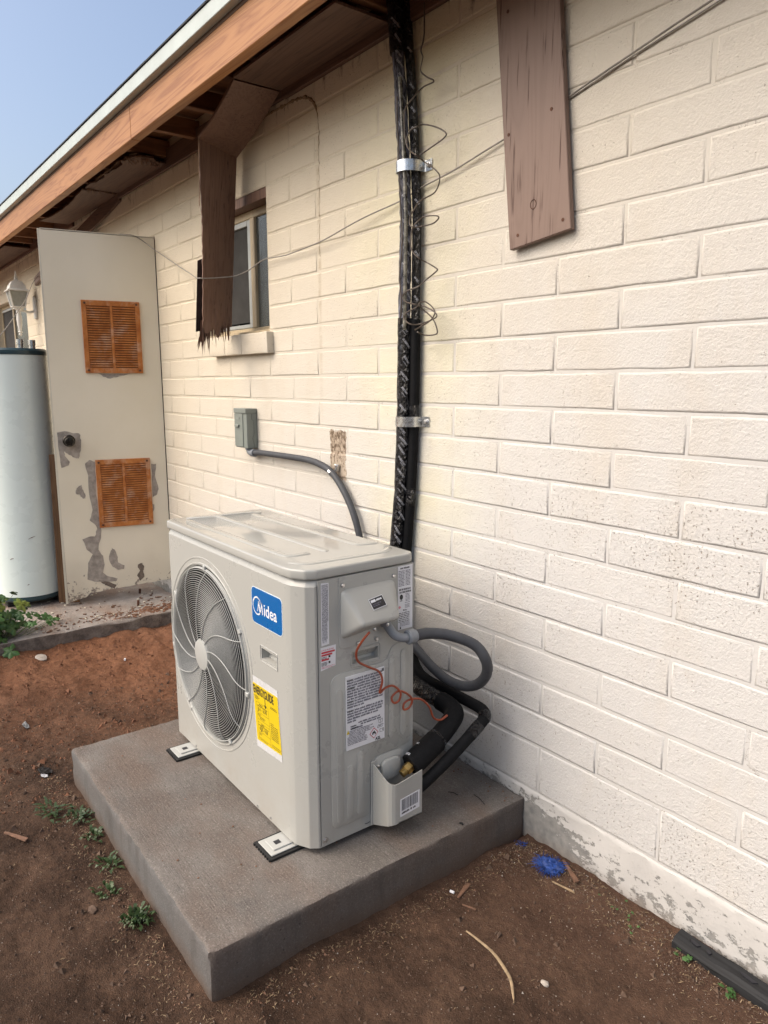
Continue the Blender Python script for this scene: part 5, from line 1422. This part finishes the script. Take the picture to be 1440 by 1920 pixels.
# rating plate at the rear corner
rp = flat('rating_label', [sd_(-.397, .720), sd_(-.345, .720), sd_(-.345, .905), sd_(-.397, .905)], (1, 0, 0), .0004, WHITE, ac)
b = MB(); bk = MB()
wordline(bk, sd_(-.389, .896, .0012), YR, ZU, .034, .005, rg)
z = .889
while z > .846:
    wordline(b, sd_(-.395, z, .0012), YR, ZU, .022, .0026, rg); wordline(b, sd_(-.370, z, .0012), YR, ZU, .018, .0026, rg); z -= .0042
for z in (.834, .826):
    y = -.393
    while y < -.352:
        w = rg.choice((.001, .002, .003)); bk.poly([sd_(y, z, .0012), sd_(y+w, z, .0012), sd_(y+w, z+.0055, .0012), sd_(y, z+.0055, .0012)]); y += w+rg.choice((.001, .0016))
n = 14
bk.poly([sd_(-.385+.006*math.cos(2*math.pi*k/n), .815+.008*math.sin(2*math.pi*k/n), .0012) for k in range(n)]); wordline(bk, sd_(-.390, .803, .0012), YR, ZU, .010, .003, rg)
for z in (.821, .817, .813, .809, .805, .801): wordline(b, sd_(-.370, z, .0012), YR, ZU, .016, .0024, rg)
for z in (.796, .790, .786, .782): wordline(b, sd_(-.372 if z > .78 else -.395, z, .0012), YR, ZU, .018, .0024, rg)
for z in (.767, .762, .757, .752, .747, .742): wordline(bk, sd_(-.395, z, .0012), YR, ZU, .040, .0028, rg)
for z in (.738, .734, .730): wordline(b, sd_(-.390, z, .0012), YR, ZU, .036, .0022, rg)
bk.poly([sd_(-.390, .722, .0012), sd_(-.386, .722, .0012), sd_(-.386, .728, .0012), sd_(-.390, .728, .0012)])
b.build('print', GREYINK, rp, recalc=False); bk.build('print', INK, rp, recalc=False)
b = MB(); s = .005; b.poly([sd_(-.391, .786-s, .0012), sd_(-.391+s, .786, .0012), sd_(-.391, .786+s, .0012), sd_(-.391-s, .786, .0012)]); b.build('hazard_mark', PINKINK, rp, recalc=False)
put_text('brand_print', 'Midea', .0075, sd_(-.379, .7735, .0012), YR, ZU, INK, rp, .0001, .8)
b = MB(); b.tube([sd_(-.515, .167, .001), sd_(-.505, .1655, .001), sd_(-.498, .168, .001)], .0008, 4); b.build('scuff', INK, side)

# grey power whip looping at the rear corner
wh = thing('power_whip', (.25, -.35, .45), 'grey flexible electrical whip looping from the unit toward the wall', 'conduit')
b = MB(); b.tube(spline([(.238, -.462, .768), (.243, -.452, .748), (.255, -.440, .727), (.262, -.420, .717), (.262, -.400, .714)], 6), .0125, 14); b.tube([(.235, -.464, .772), (.240, -.458, .760)], .017, 14)
b.build('elbow', GREYPVC, wh, smooth=True)
b = MB(); b.tube([(.262, -.403, .714), (.262, -.4, .714), (.262, -.378, .714), (.262, -.374, .714)], [.017, .0205, .0205, .018], 24); b.build('coupling', GREYPVC, wh, smooth=True)
P = spline([(.262, -.380, .714), (.267, -.33, .712), (.290, -.27, .700), (.330, -.21, .670), (.352, -.185, .625), (.338, -.165, .575), (.29, -.150, .522), (.22, -.142, .488), (.14, -.135, .478), (.05, -.125, .492), (-.08, -.10, .525), (-.22, -.07, .56), (-.36, -.062, .56), (-.41, -.058, .555)], 9)
MB().tube(P, .0158, 18).build('hose', CONDM, wh, smooth=True)
# red-brown control wire curling over the side panel
rw = [(.268, -.535, .760), (.258, -.548, .739), (.238, -.556, .703), (.232, -.548, .671), (.234, -.517, .648), (.240, -.484, .628), (.240, -.472, .598), (.236, -.478, .563), (.236, -.459, .572), (.240, -.434, .573), (.244, -.411, .549), (.240, -.413, .524), (.236, -.428, .519), (.234, -.434, .536), (.238, -.415, .551), (.244, -.392, .542), (.246, -.370, .517), (.240, -.376, .492), (.236, -.392, .489), (.236, -.390, .508), (.242, -.366, .516), (.247, -.335, .507), (.247, -.305, .475), (.243, -.285, .435), (.240, -.255, .418), (.240, -.228, .425)]
tag(MB().tube(spline(rw, 7), .0032, 8).build('red_wire', REDWIRE, None, smooth=True), 'curly brick-red control wire hanging over the side of the outdoor unit', 'wire')

# ------------------------------------------------------------------ small things on the ground
def gz(x, y): return ground_z(x, y)
# rusty anchor bolts in the slab
for i, (x, y, lab_) in enumerate(((-2.455, -.717, 'rusty bolt standing in the slab edge nearest the leafy plant'), (-2.455, -.265, 'rusty bolt standing in the slab edge nearest the outdoor unit'), (-2.83, -.83, 'rusty bolt in the slab in front of the water heater, behind the leaves'), (-2.72, -.165, 'rusty bolt standing right under the open door'))):
    h = .042 if i < 2 else .034
    b = MB(); P = Vector((x, y, .092)); b.tube([P, P+Vector((.001, .001, h*.5)), P+Vector((.003, .002, h)), P+Vector((.003, .002, h+.002))], [.0072, .0074, .0072, .005], 10, jit=.06)
    tag(b.build('anchor_bolt', RUSTD), lab_, 'bolt', 'rusty anchor bolts in the slab')
# leafy mallow at the slab corner
def leaf_mesh(seed):
    rg_ = random.Random(seed); t = bmesh.new(); n = 30; c = t.verts.new((0, 0, 0)); rim, mid_ = [], []
    for k in range(n):
        a = R(-155+310*k/(n-1)); lobes = .86+.14*math.cos(a*5.8)+.05*math.cos(a*23)
        r = lobes*(1 if abs(a) < 2.5 else .9); z = .10*math.cos(a*5.8)*.5+rg_.uniform(-.02, .02)-.05
        rim.append(t.verts.new((r*math.sin(a), r*math.cos(a), z-.10))); mid_.append(t.verts.new((r*.5*math.sin(a), r*.5*math.cos(a), .05+.03*math.cos(a*5.8))))
    for k in range(n-1):
        t.faces.new((c, mid_[k], mid_[k+1])); t.faces.new((mid_[k], rim[k], rim[k+1], mid_[k+1]))
    me = bpy.data.meshes.new('leaf'); t.to_mesh(me); t.free()
    for p_ in me.polygons: p_.use_smooth = True
    return me
LM = [leaf_mesh(s) for s in range(4)]
LMS = {}
def leaf_of(k, m, size):
    key = (k, m.name, round(size, 3))
    if key not in LMS:
        me = LM[k].copy(); me.materials.clear(); me.materials.append(m)
        for v in me.vertices: v.co *= size
        LMS[key] = me
    return LMS[key]
pc = Vector((-2.36, -1.035, gz(-2.36, -1.035)))
mal = thing('mallow_plant', tuple(pc), 'bushy green mallow plant growing against the slab at the left edge', 'plant')
rg = random.Random(21); st = MB()
for k in range(290):
    a = rg.uniform(0, 2*math.pi); rr_ = abs(rg.gauss(0, .10)); h = rg.uniform(.03, .36)*max(.35, 1-rr_*2.2)
    x, y = pc.x+rr_*math.cos(a)*.85, pc.y-.08+rr_*math.sin(a)*1.5
    if x < -2.22+.0 and y > -.99 and h < .1: h += .1
    q = Vector((x, y, pc.z+h)); s = rg.choice((.026, .032, .040, .046)); m_ = LEAFY if (h > .22 and rg.random() < .35) else LEAF
    out = Vector((math.cos(a), math.sin(a), 0)); view = Vector((.9, -.1, .5))
    nrm = (Vector((0, 0, 1))*rg.uniform(.4, 1)+out*rg.uniform(.1, .6)+view*.6+Vector((rg.uniform(-.4, .4), rg.uniform(-.4, .4), 0))).normalized()
    eu = nrm.to_track_quat('Z', 'Y').to_euler(); eu2 = (Matrix.Rotation(rg.uniform(0, 6.28), 3, 'Z')); eu = (eu.to_matrix() @ eu2).to_euler()
    link('leaf', leaf_of(rg.randrange(4), m_, s), mal, q, eu)
    st.tube([Vector((pc.x+rg.uniform(-.04, .04), pc.y-.06+rg.uniform(-.1, .1), pc.z-.01)), Vector((x*.6+pc.x*.4, y*.6+pc.y*.4, pc.z+h*.62)), q], [.0022, .0017, .0011], 4)
for x, y, z in ((-2.44, -.87, .21), (-2.42, -.845, .13), (-2.40, -.90, .27), (-2.45, -.92, .30)):
    link('leaf', leaf_of(1, LEAF, .026), mal, (x, y, z), (R(20), R(35), rg.uniform(0, 6))); st.tube([Vector((pc.x, pc.y+.04, pc.z+.05)), Vector((x, y-.05, z*.8)), Vector((x, y, z))], .0011, 4)
st.build('stems', STEMG, mal)
# low weeds along the pad
def weed(x, y, r, n, h, lab_, seed):
    rg_ = random.Random(seed); b = MB(); c = Vector((x, y, gz(x, y)))
    for k in range(n):
        a = rg_.uniform(0, 6.283); L = r*rg_.uniform(.35, 1.0); d = Vector((math.cos(a), math.sin(a), 0)); s = Vector((-d.y, d.x, 0))
        p0 = c+d*L*rg_.uniform(0, .55)+Vector((rg_.gauss(0, r*.25), rg_.gauss(0, r*.18), .002)); w = rg_.uniform(.0025, .006); up = h*rg_.uniform(.4, 1)
        P = [p0+d*L*.6*t+Vector((0, 0, up*math.sin(t*2.4))) for t in (0, .35, .7, 1)]
        for (A, B), (wa, wb) in zip(zip(P, P[1:]), ((.15, 1), (1, .8), (.8, .05))):
            lift = Vector((0, 0, .002)); b.poly([A-s*w*wa, A+s*w*wa, B+s*w*wb, B-s*w*wb])
    o = b.build('weed', WEED, None, recalc=False); tag(o, lab_, 'weed', 'low weeds beside the pad'); return o
weed(-.668, -1.165, .080, 34, 0.012, 'farthest weed patch along the pad, low and spread out', 1)
weed(-.585, -1.100, .060, 46, 0.017, 'dark green weed patch touching the pad, second from the far end', 2)
weed(-.455, -1.085, .050, 34, 0.017, 'weed clump against the pad side, third from the far end', 3)
weed(-.285, -1.090, .060, 30, 0.019, 'broad leafed weed clump midway along the pad side', 4)
weed(-.165, -1.130, .045, 26, .018, 'smallest, sparse weed tuft midway along the pad', 5)
weed(.000, -1.100, .048, 85, .028, 'round dark weed tuft nearest the front corner of the pad', 6)
def clover(x, y, n, r, lab_, seed, s=.008):
    rg_ = random.Random(seed); t = thing('seedling', (x, y, gz(x, y)), lab_, 'weed')
    for k in range(n):
        q = Vector((x+rg_.gauss(0, r), y+rg_.gauss(0, r), 0)); q.z = gz(q.x, q.y)+rg_.uniform(.004, .016)
        link('leaf', leaf_of(rg_.randrange(4), LEAF, s), t, q, (rg_.uniform(-.4, .4), rg_.uniform(-.4, .4), rg_.uniform(0, 6)))
clover(.955, -.078, 7, .010, 'tiny green seedling in front of the black timber', 31); clover(1.065, -.082, 6, .010, 'tiny seedling under the middle of the black timber', 32, .009)
clover(.775, -.055, 12, .03, 'faint green sprouts by the wall foot left of the black timber', 33, .0045)
# charred timber along the wall foot
b = MB(); b.prism([(.905, -.016, .0), (.905, -.062, -.005), (.905, -.062, .022), (.905, -.052, .033), (.905, -.020, .038)], (.95, 0, 0))
for i in range(1, 46): bmesh.ops.bisect_plane(b.bm, geom=list(b.bm.verts)+list(b.bm.edges)+list(b.bm.faces), plane_co=(.905+.95*i/46, 0, 0), plane_no=(1, 0, 0))
for v in b.bm.verts:
    n_ = mnoise.fractal(v.co*14, 1, 2, 4); v.co += Vector((0, n_*.0022, n_*.0018))
    v.co.y += -(v.co.x-.905)*.010
    pass
tim = b.build('charred_timber', CHAR, None, smooth=True); tag(tim, 'black charred timber lying along the foot of the wall', 'timber')
for x, L, z in ((.952, .014, .020), (.988, .007, .015), (1.085, .022, .021), (1.16, .010, .016), (1.30, .02, .02)):
    yy = -.037-(x-.905)*.010; b = MB(); zt_ = .0385; P = [Vector((x-L, yy+.003, zt_)), Vector((x-L*.4, yy+.006, zt_)), Vector((x+L, yy+.001, zt_)), Vector((x+L*.6, yy-.006, zt_-.001)), Vector((x-L*.5, yy-.003, zt_-.001))]
    b.prism(P, (0, 0, -.006)); b.build('slot', INK, tim)
# blue plastic scrap
rg = random.Random(3); b = MB(); n = 15; V = []
for i in range(n):
    row = []
    for j in range(n):
        u, v_ = i/(n-1)-.5, j/(n-1)-.5; x, y = .520+u*.105+v_*.03, -.072+v_*.080-u*.02
        row.append(b.bm.verts.new((x, y, gz(x, y)+.006+.012*max(0, .25-u*u-v_*v_)*2.0+.010*mnoise.fractal(Vector((u*9, v_*9, 1)), 1, 2, 3))))
    V.append(row)
for i in range(n-1):
    for j in range(n-1):
        u, v_ = i/(n-1)-.5, j/(n-1)-.5
        if u*u+v_*v_ > .13+.05*mnoise.noise(Vector((u*7, v_*7, 5))): continue
        b.bm.faces.new((V[i][j], V[i+1][j], V[i+1][j+1], V[i][j+1]))
bmesh.ops.delete(b.bm, geom=[v for v in b.bm.verts if not v.link_faces], context='VERTS')
for k in range(240):
    a = rg.uniform(0, 6.283); r0 = rg.uniform(.015, .045); x, y = .520+r0*math.cos(a), -.072+r0*math.sin(a)*.8; L = rg.uniform(.008, .024)
    p = Vector((x, y, gz(x, y)+.010)); d = Vector((math.cos(a+rg.uniform(-.9, .9)), math.sin(a+rg.uniform(-.9, .9)), rg.uniform(-.1, .5)))*L
    b.tube([p, p+d*.6, p+d+Vector((0, 0, -.004))], [.0007, .0006, .0003], 3)
tag(b.build('blue_scrap', BLUEP), 'crumpled bright blue fibrous plastic scrap near the pad corner', 'plastic scrap')
b = MB()
for k in range(30):
    x, y = .40+rg.gauss(0, .012), -.055+rg.gauss(0, .008); p = Vector((x, y, gz(x, y)+.004)); a = rg.uniform(0, 6.28)
    b.tube([p, p+Vector((math.cos(a)*.008, math.sin(a)*.008, .003))], .0008, 3)
tag(b.build('blue_thread', BLUEP), 'tiny tuft of blue thread beside the pad at the wall corner', 'plastic scrap')
# dry palm strip
b = MB(); P = spline([(x, y, gz(x, y)+dz) for x, y, dz in ((.548, -.432, .006), (.590, -.432, .010), (.646, -.433, .008), (.695, -.449, .012), (.738, -.470, .012), (.765, -.490, .008), (.785, -.508, .005))], 6)
n = len(P)
for i in range(n-1):
    def W_(k): return .0043*math.sin(math.pi*min(1, .10+k/(n-1)*.95))**.5*(.8+.3*(k/(n-1)))
    t = (P[min(i+1, n-1)]-P[max(i-1, 0)]).normalized(); s = Vector((-t.y, t.x, 0)); t2 = (P[min(i+2, n-1)]-P[i]).normalized(); s2 = Vector((-t2.y, t2.x, 0))
    for sg in (-1, 1):
        b.poly([P[i]+Vector((0, 0, .0018)), P[i]+s*sg*W_(i), P[i+1]+s2*sg*W_(i+1), P[i+1]+Vector((0, 0, .0018))])
bmesh.ops.remove_doubles(b.bm, verts=list(b.bm.verts), dist=1e-5); bmesh.ops.solidify(b.bm, geom=list(b.bm.faces), thickness=.0008)
tag(b.build('palm_strip', STRAW, None, smooth=True), 'long dry curved palm strip lying on the bare dirt', 'dry leaf')
# torn dark leaf with a white scrap
def crumple(name, c, rx, ry, h, m, lab_, cat, seed, rot=0):
    b = MB(); n = 9; V = []
    for i in range(n):
        row = []
        for j in range(n):
            u, v_ = i/(n-1)*2-1, j/(n-1)*2-1; x, y = u*rx, v_*ry*(1-.4*abs(u)); ca, sa = math.cos(rot), math.sin(rot); x, y = c[0]+x*ca-y*sa, c[1]+x*sa+y*ca
            row.append(b.bm.verts.new((x, y, gz(x, y)+(c[2] if len(c) > 2 else 0)+.003+h*(.5+.5*mnoise.fractal(Vector((u*2+seed, v_*2, seed)), 1, 2, 3)))))
        V.append(row)
    for i in range(n-1):
        for j in range(n-1): b.bm.faces.new((V[i][j], V[i+1][j], V[i+1][j+1], V[i][j+1]))
    bmesh.ops.solidify(b.bm, geom=list(b.bm.faces), thickness=.001)
    return tag(b.build(name, m), lab_, cat)
crumple('dead_leaf', (-.962, -1.118), .030, .022, .014, DKLEAF, 'crumpled black dead leaf on the dirt left of the pad', 'dead leaf', 4, .4)
crumple('white_scrap', (-.930, -1.128), .017, .011, .006, WHITE, 'white paper scrap under the black dead leaf', 'scrap', 7, .2)
crumple('grey_scrap', (-1.41, -1.096), .020, .012, .008, plain('grey_film', (.30, .31, .32), .3, 0, .2, 40), 'grey plastic scrap half buried in the red dirt', 'scrap', 9, .2)
def stone(name, x, y, z, r, m, lab_, cat='stone', seed=1, flatn=.55):
    t = bmesh.new(); bmesh.ops.create_icosphere(t, subdivisions=2, radius=1)
    for v in t.verts:
        k = 1+.35*mnoise.noise(v.co*1.3+Vector((seed*3.1, 0, 0))); v.co = Vector((v.co.x*r*k*1.35, v.co.y*r*k, v.co.z*r*k*flatn))+Vector((x, y, z))
    b = MB(); b.add(t); return tag(b.build(name, m), lab_, cat)
stone('stone', -2.115, -.885, gz(-2.115, -.885)+.004, .032, PALEROCK, 'pale flat stone at the slab foot by the leafy plant', seed=2, flatn=.4)
stone('stone', .787, -.404, gz(.787, -.404)+.003, .008, PALEROCK, 'small pale stone on the dirt beside the palm strip', seed=5)
stone('stone', -.118, -1.185, gz(-.118, -1.185)+.004, .012, CLODM, 'brown stone on the dirt near the smallest weed tuft', seed=8)
for i, (x, y, L, a, lab_) in enumerate(((-.59, -1.285, .05, .5, 'brown wood chip at the left edge of the dirt'), (.435, -.335, .034, 1.9, 'broken bark chip beside the pad side'), (.575, -.045, .05, -.5, 'rusty bark strip right of the blue scrap'), (.60, -.105, .035, .2, 'thin pale twig below the blue scrap'), (.49, -.365, .02, .4, 'tiny dark twig above the end of the palm strip'))):
    d = Vector((math.cos(a), math.sin(a), 0)); s = Vector((-d.y, d.x, 0)); P = Vector((x, y, gz(x, y)+.003)); w = .008 if i < 3 else .003
    b = MB(); b.prism([P-d*L-s*w*.6, P+d*L-s*w, P+d*L*.9+s*w, P-d*L+s*w*.3], (0, 0, .005), .001, 1)
    tag(b.build('wood_chip', CHIPW if i != 3 else STRAW), lab_, 'wood chip')
b = MB(); P = Vector((.432, -.335, 0)); P.z = gz(P.x, P.y)+.004; q = Vector((.413, -.365, 0)); q.z = gz(q.x, q.y)+.004; b.tube([q, q+Vector((.012, .004, 0))], .0038, 8)
tag(b.build('cigarette_butt', WHITE), 'white cigarette butt on the dirt by the pad side', 'cigarette butt')
b = MB(); q = Vector((-1.852, -.541, 0)); q.z = gz(q.x, q.y)+.005; b.tube([q, q+Vector((.016, -.006, .001))], .005, 8)
tag(b.build('cigarette_butt', WHITE), 'white cigarette butt on the red dirt behind the unit', 'cigarette butt')
for x, y, a, L, lab_ in ((.212, -.172, .35, .017, 'short black wire offcut on the pad behind the valve cover'), (.285, -.13, -.2, .03, 'thin black zip tie end on the pad near the wall'), (.345, -.262, .1, .006, 'tiny black cap near the pad edge')):
    d = Vector((math.cos(a), math.sin(a), 0)); P = Vector((x, y, .1345)); b = MB(); b.tube([P-d*L, P+Vector((0, .002, .002)), P+d*L], .0012 if L > .01 else .003, 6)
    tag(b.build('wire_scrap', RUBBER), lab_, 'scrap')
# grit, clods, straw and litter: uncountable
rg = random.Random(77)
def inpad(x, y): return -.86 < x < .385 and y > -1.075
def scatter(name, n, m, s0, s1, fn, flatn=.6):
    V, F = [], []
    for k in range(n):
        for _ in range(20):
            x, y = fn()
            if not inpad(x, y) and y < -.018 and x > -2.2: break
        s = s0*(s1/s0)**(rg.random()**2); c = Vector((x, y, ground_z(x, y)+s*.25)); a = rg.uniform(0, 6.28); i0 = len(V)
        for t in range(3): V.append(c+Vector((math.cos(a+t*2.1)*s*rg.uniform(.6, 1.2), math.sin(a+t*2.1)*s*rg.uniform(.6, 1.2), -s*.35)))
        V.append(c+Vector((rg.uniform(-.3, .3)*s, rg.uniform(-.3, .3)*s, s*flatn))); V.append(c+Vector((rg.uniform(-.6, .6)*s, rg.uniform(-.6, .6)*s, s*flatn*.7)))
        F += [(i0, i0+1, i0+3), (i0+1, i0+2, i0+4), (i0+2, i0, i0+4), (i0+1, i0+4, i0+3), (i0, i0+3, i0+4)]
    me = bpy.data.meshes.new(name); me.from_pydata(V, [], F); tag(link(name, me, None, (0, 0, 0), None, m), kind='stuff')
def anywhere(): return rg.uniform(-1.6, 1.3), rg.uniform(-1.45, -.02)
def by_wall(): return rg.uniform(.37, 1.4), -.02-abs(rg.gauss(0, .07))
def by_pad():
    if rg.random() < .6: return rg.uniform(-.9, .42), -1.06-abs(rg.gauss(0, .06))
    return .37+abs(rg.gauss(0, .05)), rg.uniform(-1.05, -.02)
def red_side(): return rg.uniform(-2.2, -.7), rg.uniform(-1.3, -.05)
scatter('soil_clods', 7000, CLODM, .0012, .007, anywhere); scatter('red_soil_clods', 3500, CLODR, .0015, .009, red_side)
scatter('pale_grit', 1500, GRITP, .0008, .0026, anywhere); scatter('wall_litter', 2600, CLODM, .0012, .006, by_wall); scatter('pad_litter', 2200, CHIPW, .001, .005, by_pad)
scatter('pale_litter', 700, GRITP, .0008, .003, by_wall)
def straws(name, n, m, fn, l0, l1):
    b = MB()
    for k in range(n):
        for _ in range(20):
            x, y = fn()
            if not inpad(x, y) and y < -.02: break
        a = rg.uniform(0, 6.28); L = rg.uniform(l0, l1); d = Vector((math.cos(a), math.sin(a), rg.uniform(-.05, .15))); c = Vector((x, y, ground_z(x, y)+.002)); s = Vector((-d.y, d.x, 0))*rg.uniform(.0003, .0010)
        mid_ = c+d*L*.5+s*rg.uniform(-2, 2)+Vector((0, 0, .002)); e = c+d*L
        b.poly([c-s, c+s, mid_+s, mid_-s]); b.poly([mid_-s, mid_+s, e])
    tag(b.build(name, m, None, recalc=False, loc=(0, 0, 0)), kind='stuff')
scatter('clods', 420, CLODM, .005, .015, anywhere, .75); scatter('red_clods', 420, CLODR, .005, .016, red_side, .75); scatter('gravel', 130, GRITP, .0015, .005, anywhere)
straws('dry_straw', 700, STRAW, by_wall, .004, .015); straws('pad_straw', 700, STRAW, by_pad, .004, .014); straws('yard_straw', 220, STRAW, anywhere, .004, .015)
# litter on the slab and pad
b = MB()
for k in range(260):
    x = -2.26-abs(rg.gauss(0, .16)); y = rg.uniform(-.85, -.03) if rg.random() < .8 else rg.uniform(-.4, -.05); L = rg.uniform(.004, .022)*(2 if rg.random() < .12 else 1); a = rg.uniform(0, 6.28); d = Vector((math.cos(a), math.sin(a), 0)); P = Vector((x, y, .100)); s = Vector((-d.y, d.x, 0))*L*rg.uniform(.12, .4)
    b.prism([P-d*L*.5, P+s, P+d*L*.5, P-s*.6], (0, 0, rg.uniform(.002, .006)))
tag(b.build('slab_litter', CHIPW, None, loc=(0, 0, 0)), kind='stuff')
b = MB()
for k in range(60):
    x = -2.27-rg.random()*.8; y = rg.uniform(-.9, -.03); s = rg.uniform(.003, .010); P = Vector((x, y, .1)); b.prism([P+Vector((s*rg.uniform(.6, 1.2)*math.cos(t), s*rg.uniform(.6, 1.2)*math.sin(t), 0)) for t in (0, 1.5, 3, 4.6)], (0, 0, .003))
tag(b.build('paint_flakes', CREAMEDGE, None, loc=(0, 0, 0)), kind='stuff')
b = MB(); 
for k in range(420):
    x, y = -2.33+rg.gauss(0, .045), -.20+rg.gauss(0, .12)
    if x > -2.255 or y > -.03: continue
    s = rg.uniform(.002, .008); P = Vector((x, y, .098)); b.prism([P+Vector((s*math.cos(t), s*math.sin(t), 0)) for t in (0, 1.7, 3.1, 4.6)], (0, 0, s*.5))
tag(b.build('red_dirt_spill', CLODR, None, loc=(0, 0, 0)), kind='stuff')
b = MB()
for k in range(140):
    x, y = rg.uniform(-.8, .34), rg.uniform(-1.03, -.03) if rg.random() < .4 else -.03-abs(rg.gauss(0, .03)); s = rg.uniform(.0008, .0035); P = Vector((x, y, .1325)); b.prism([P+Vector((s*math.cos(t), s*math.sin(t), 0)) for t in (0, 1.7, 3.1, 4.6)], (0, 0, s*.7))
tag(b.build('pad_grit', CHIPW, None, loc=(0, 0, 0)), kind='stuff')
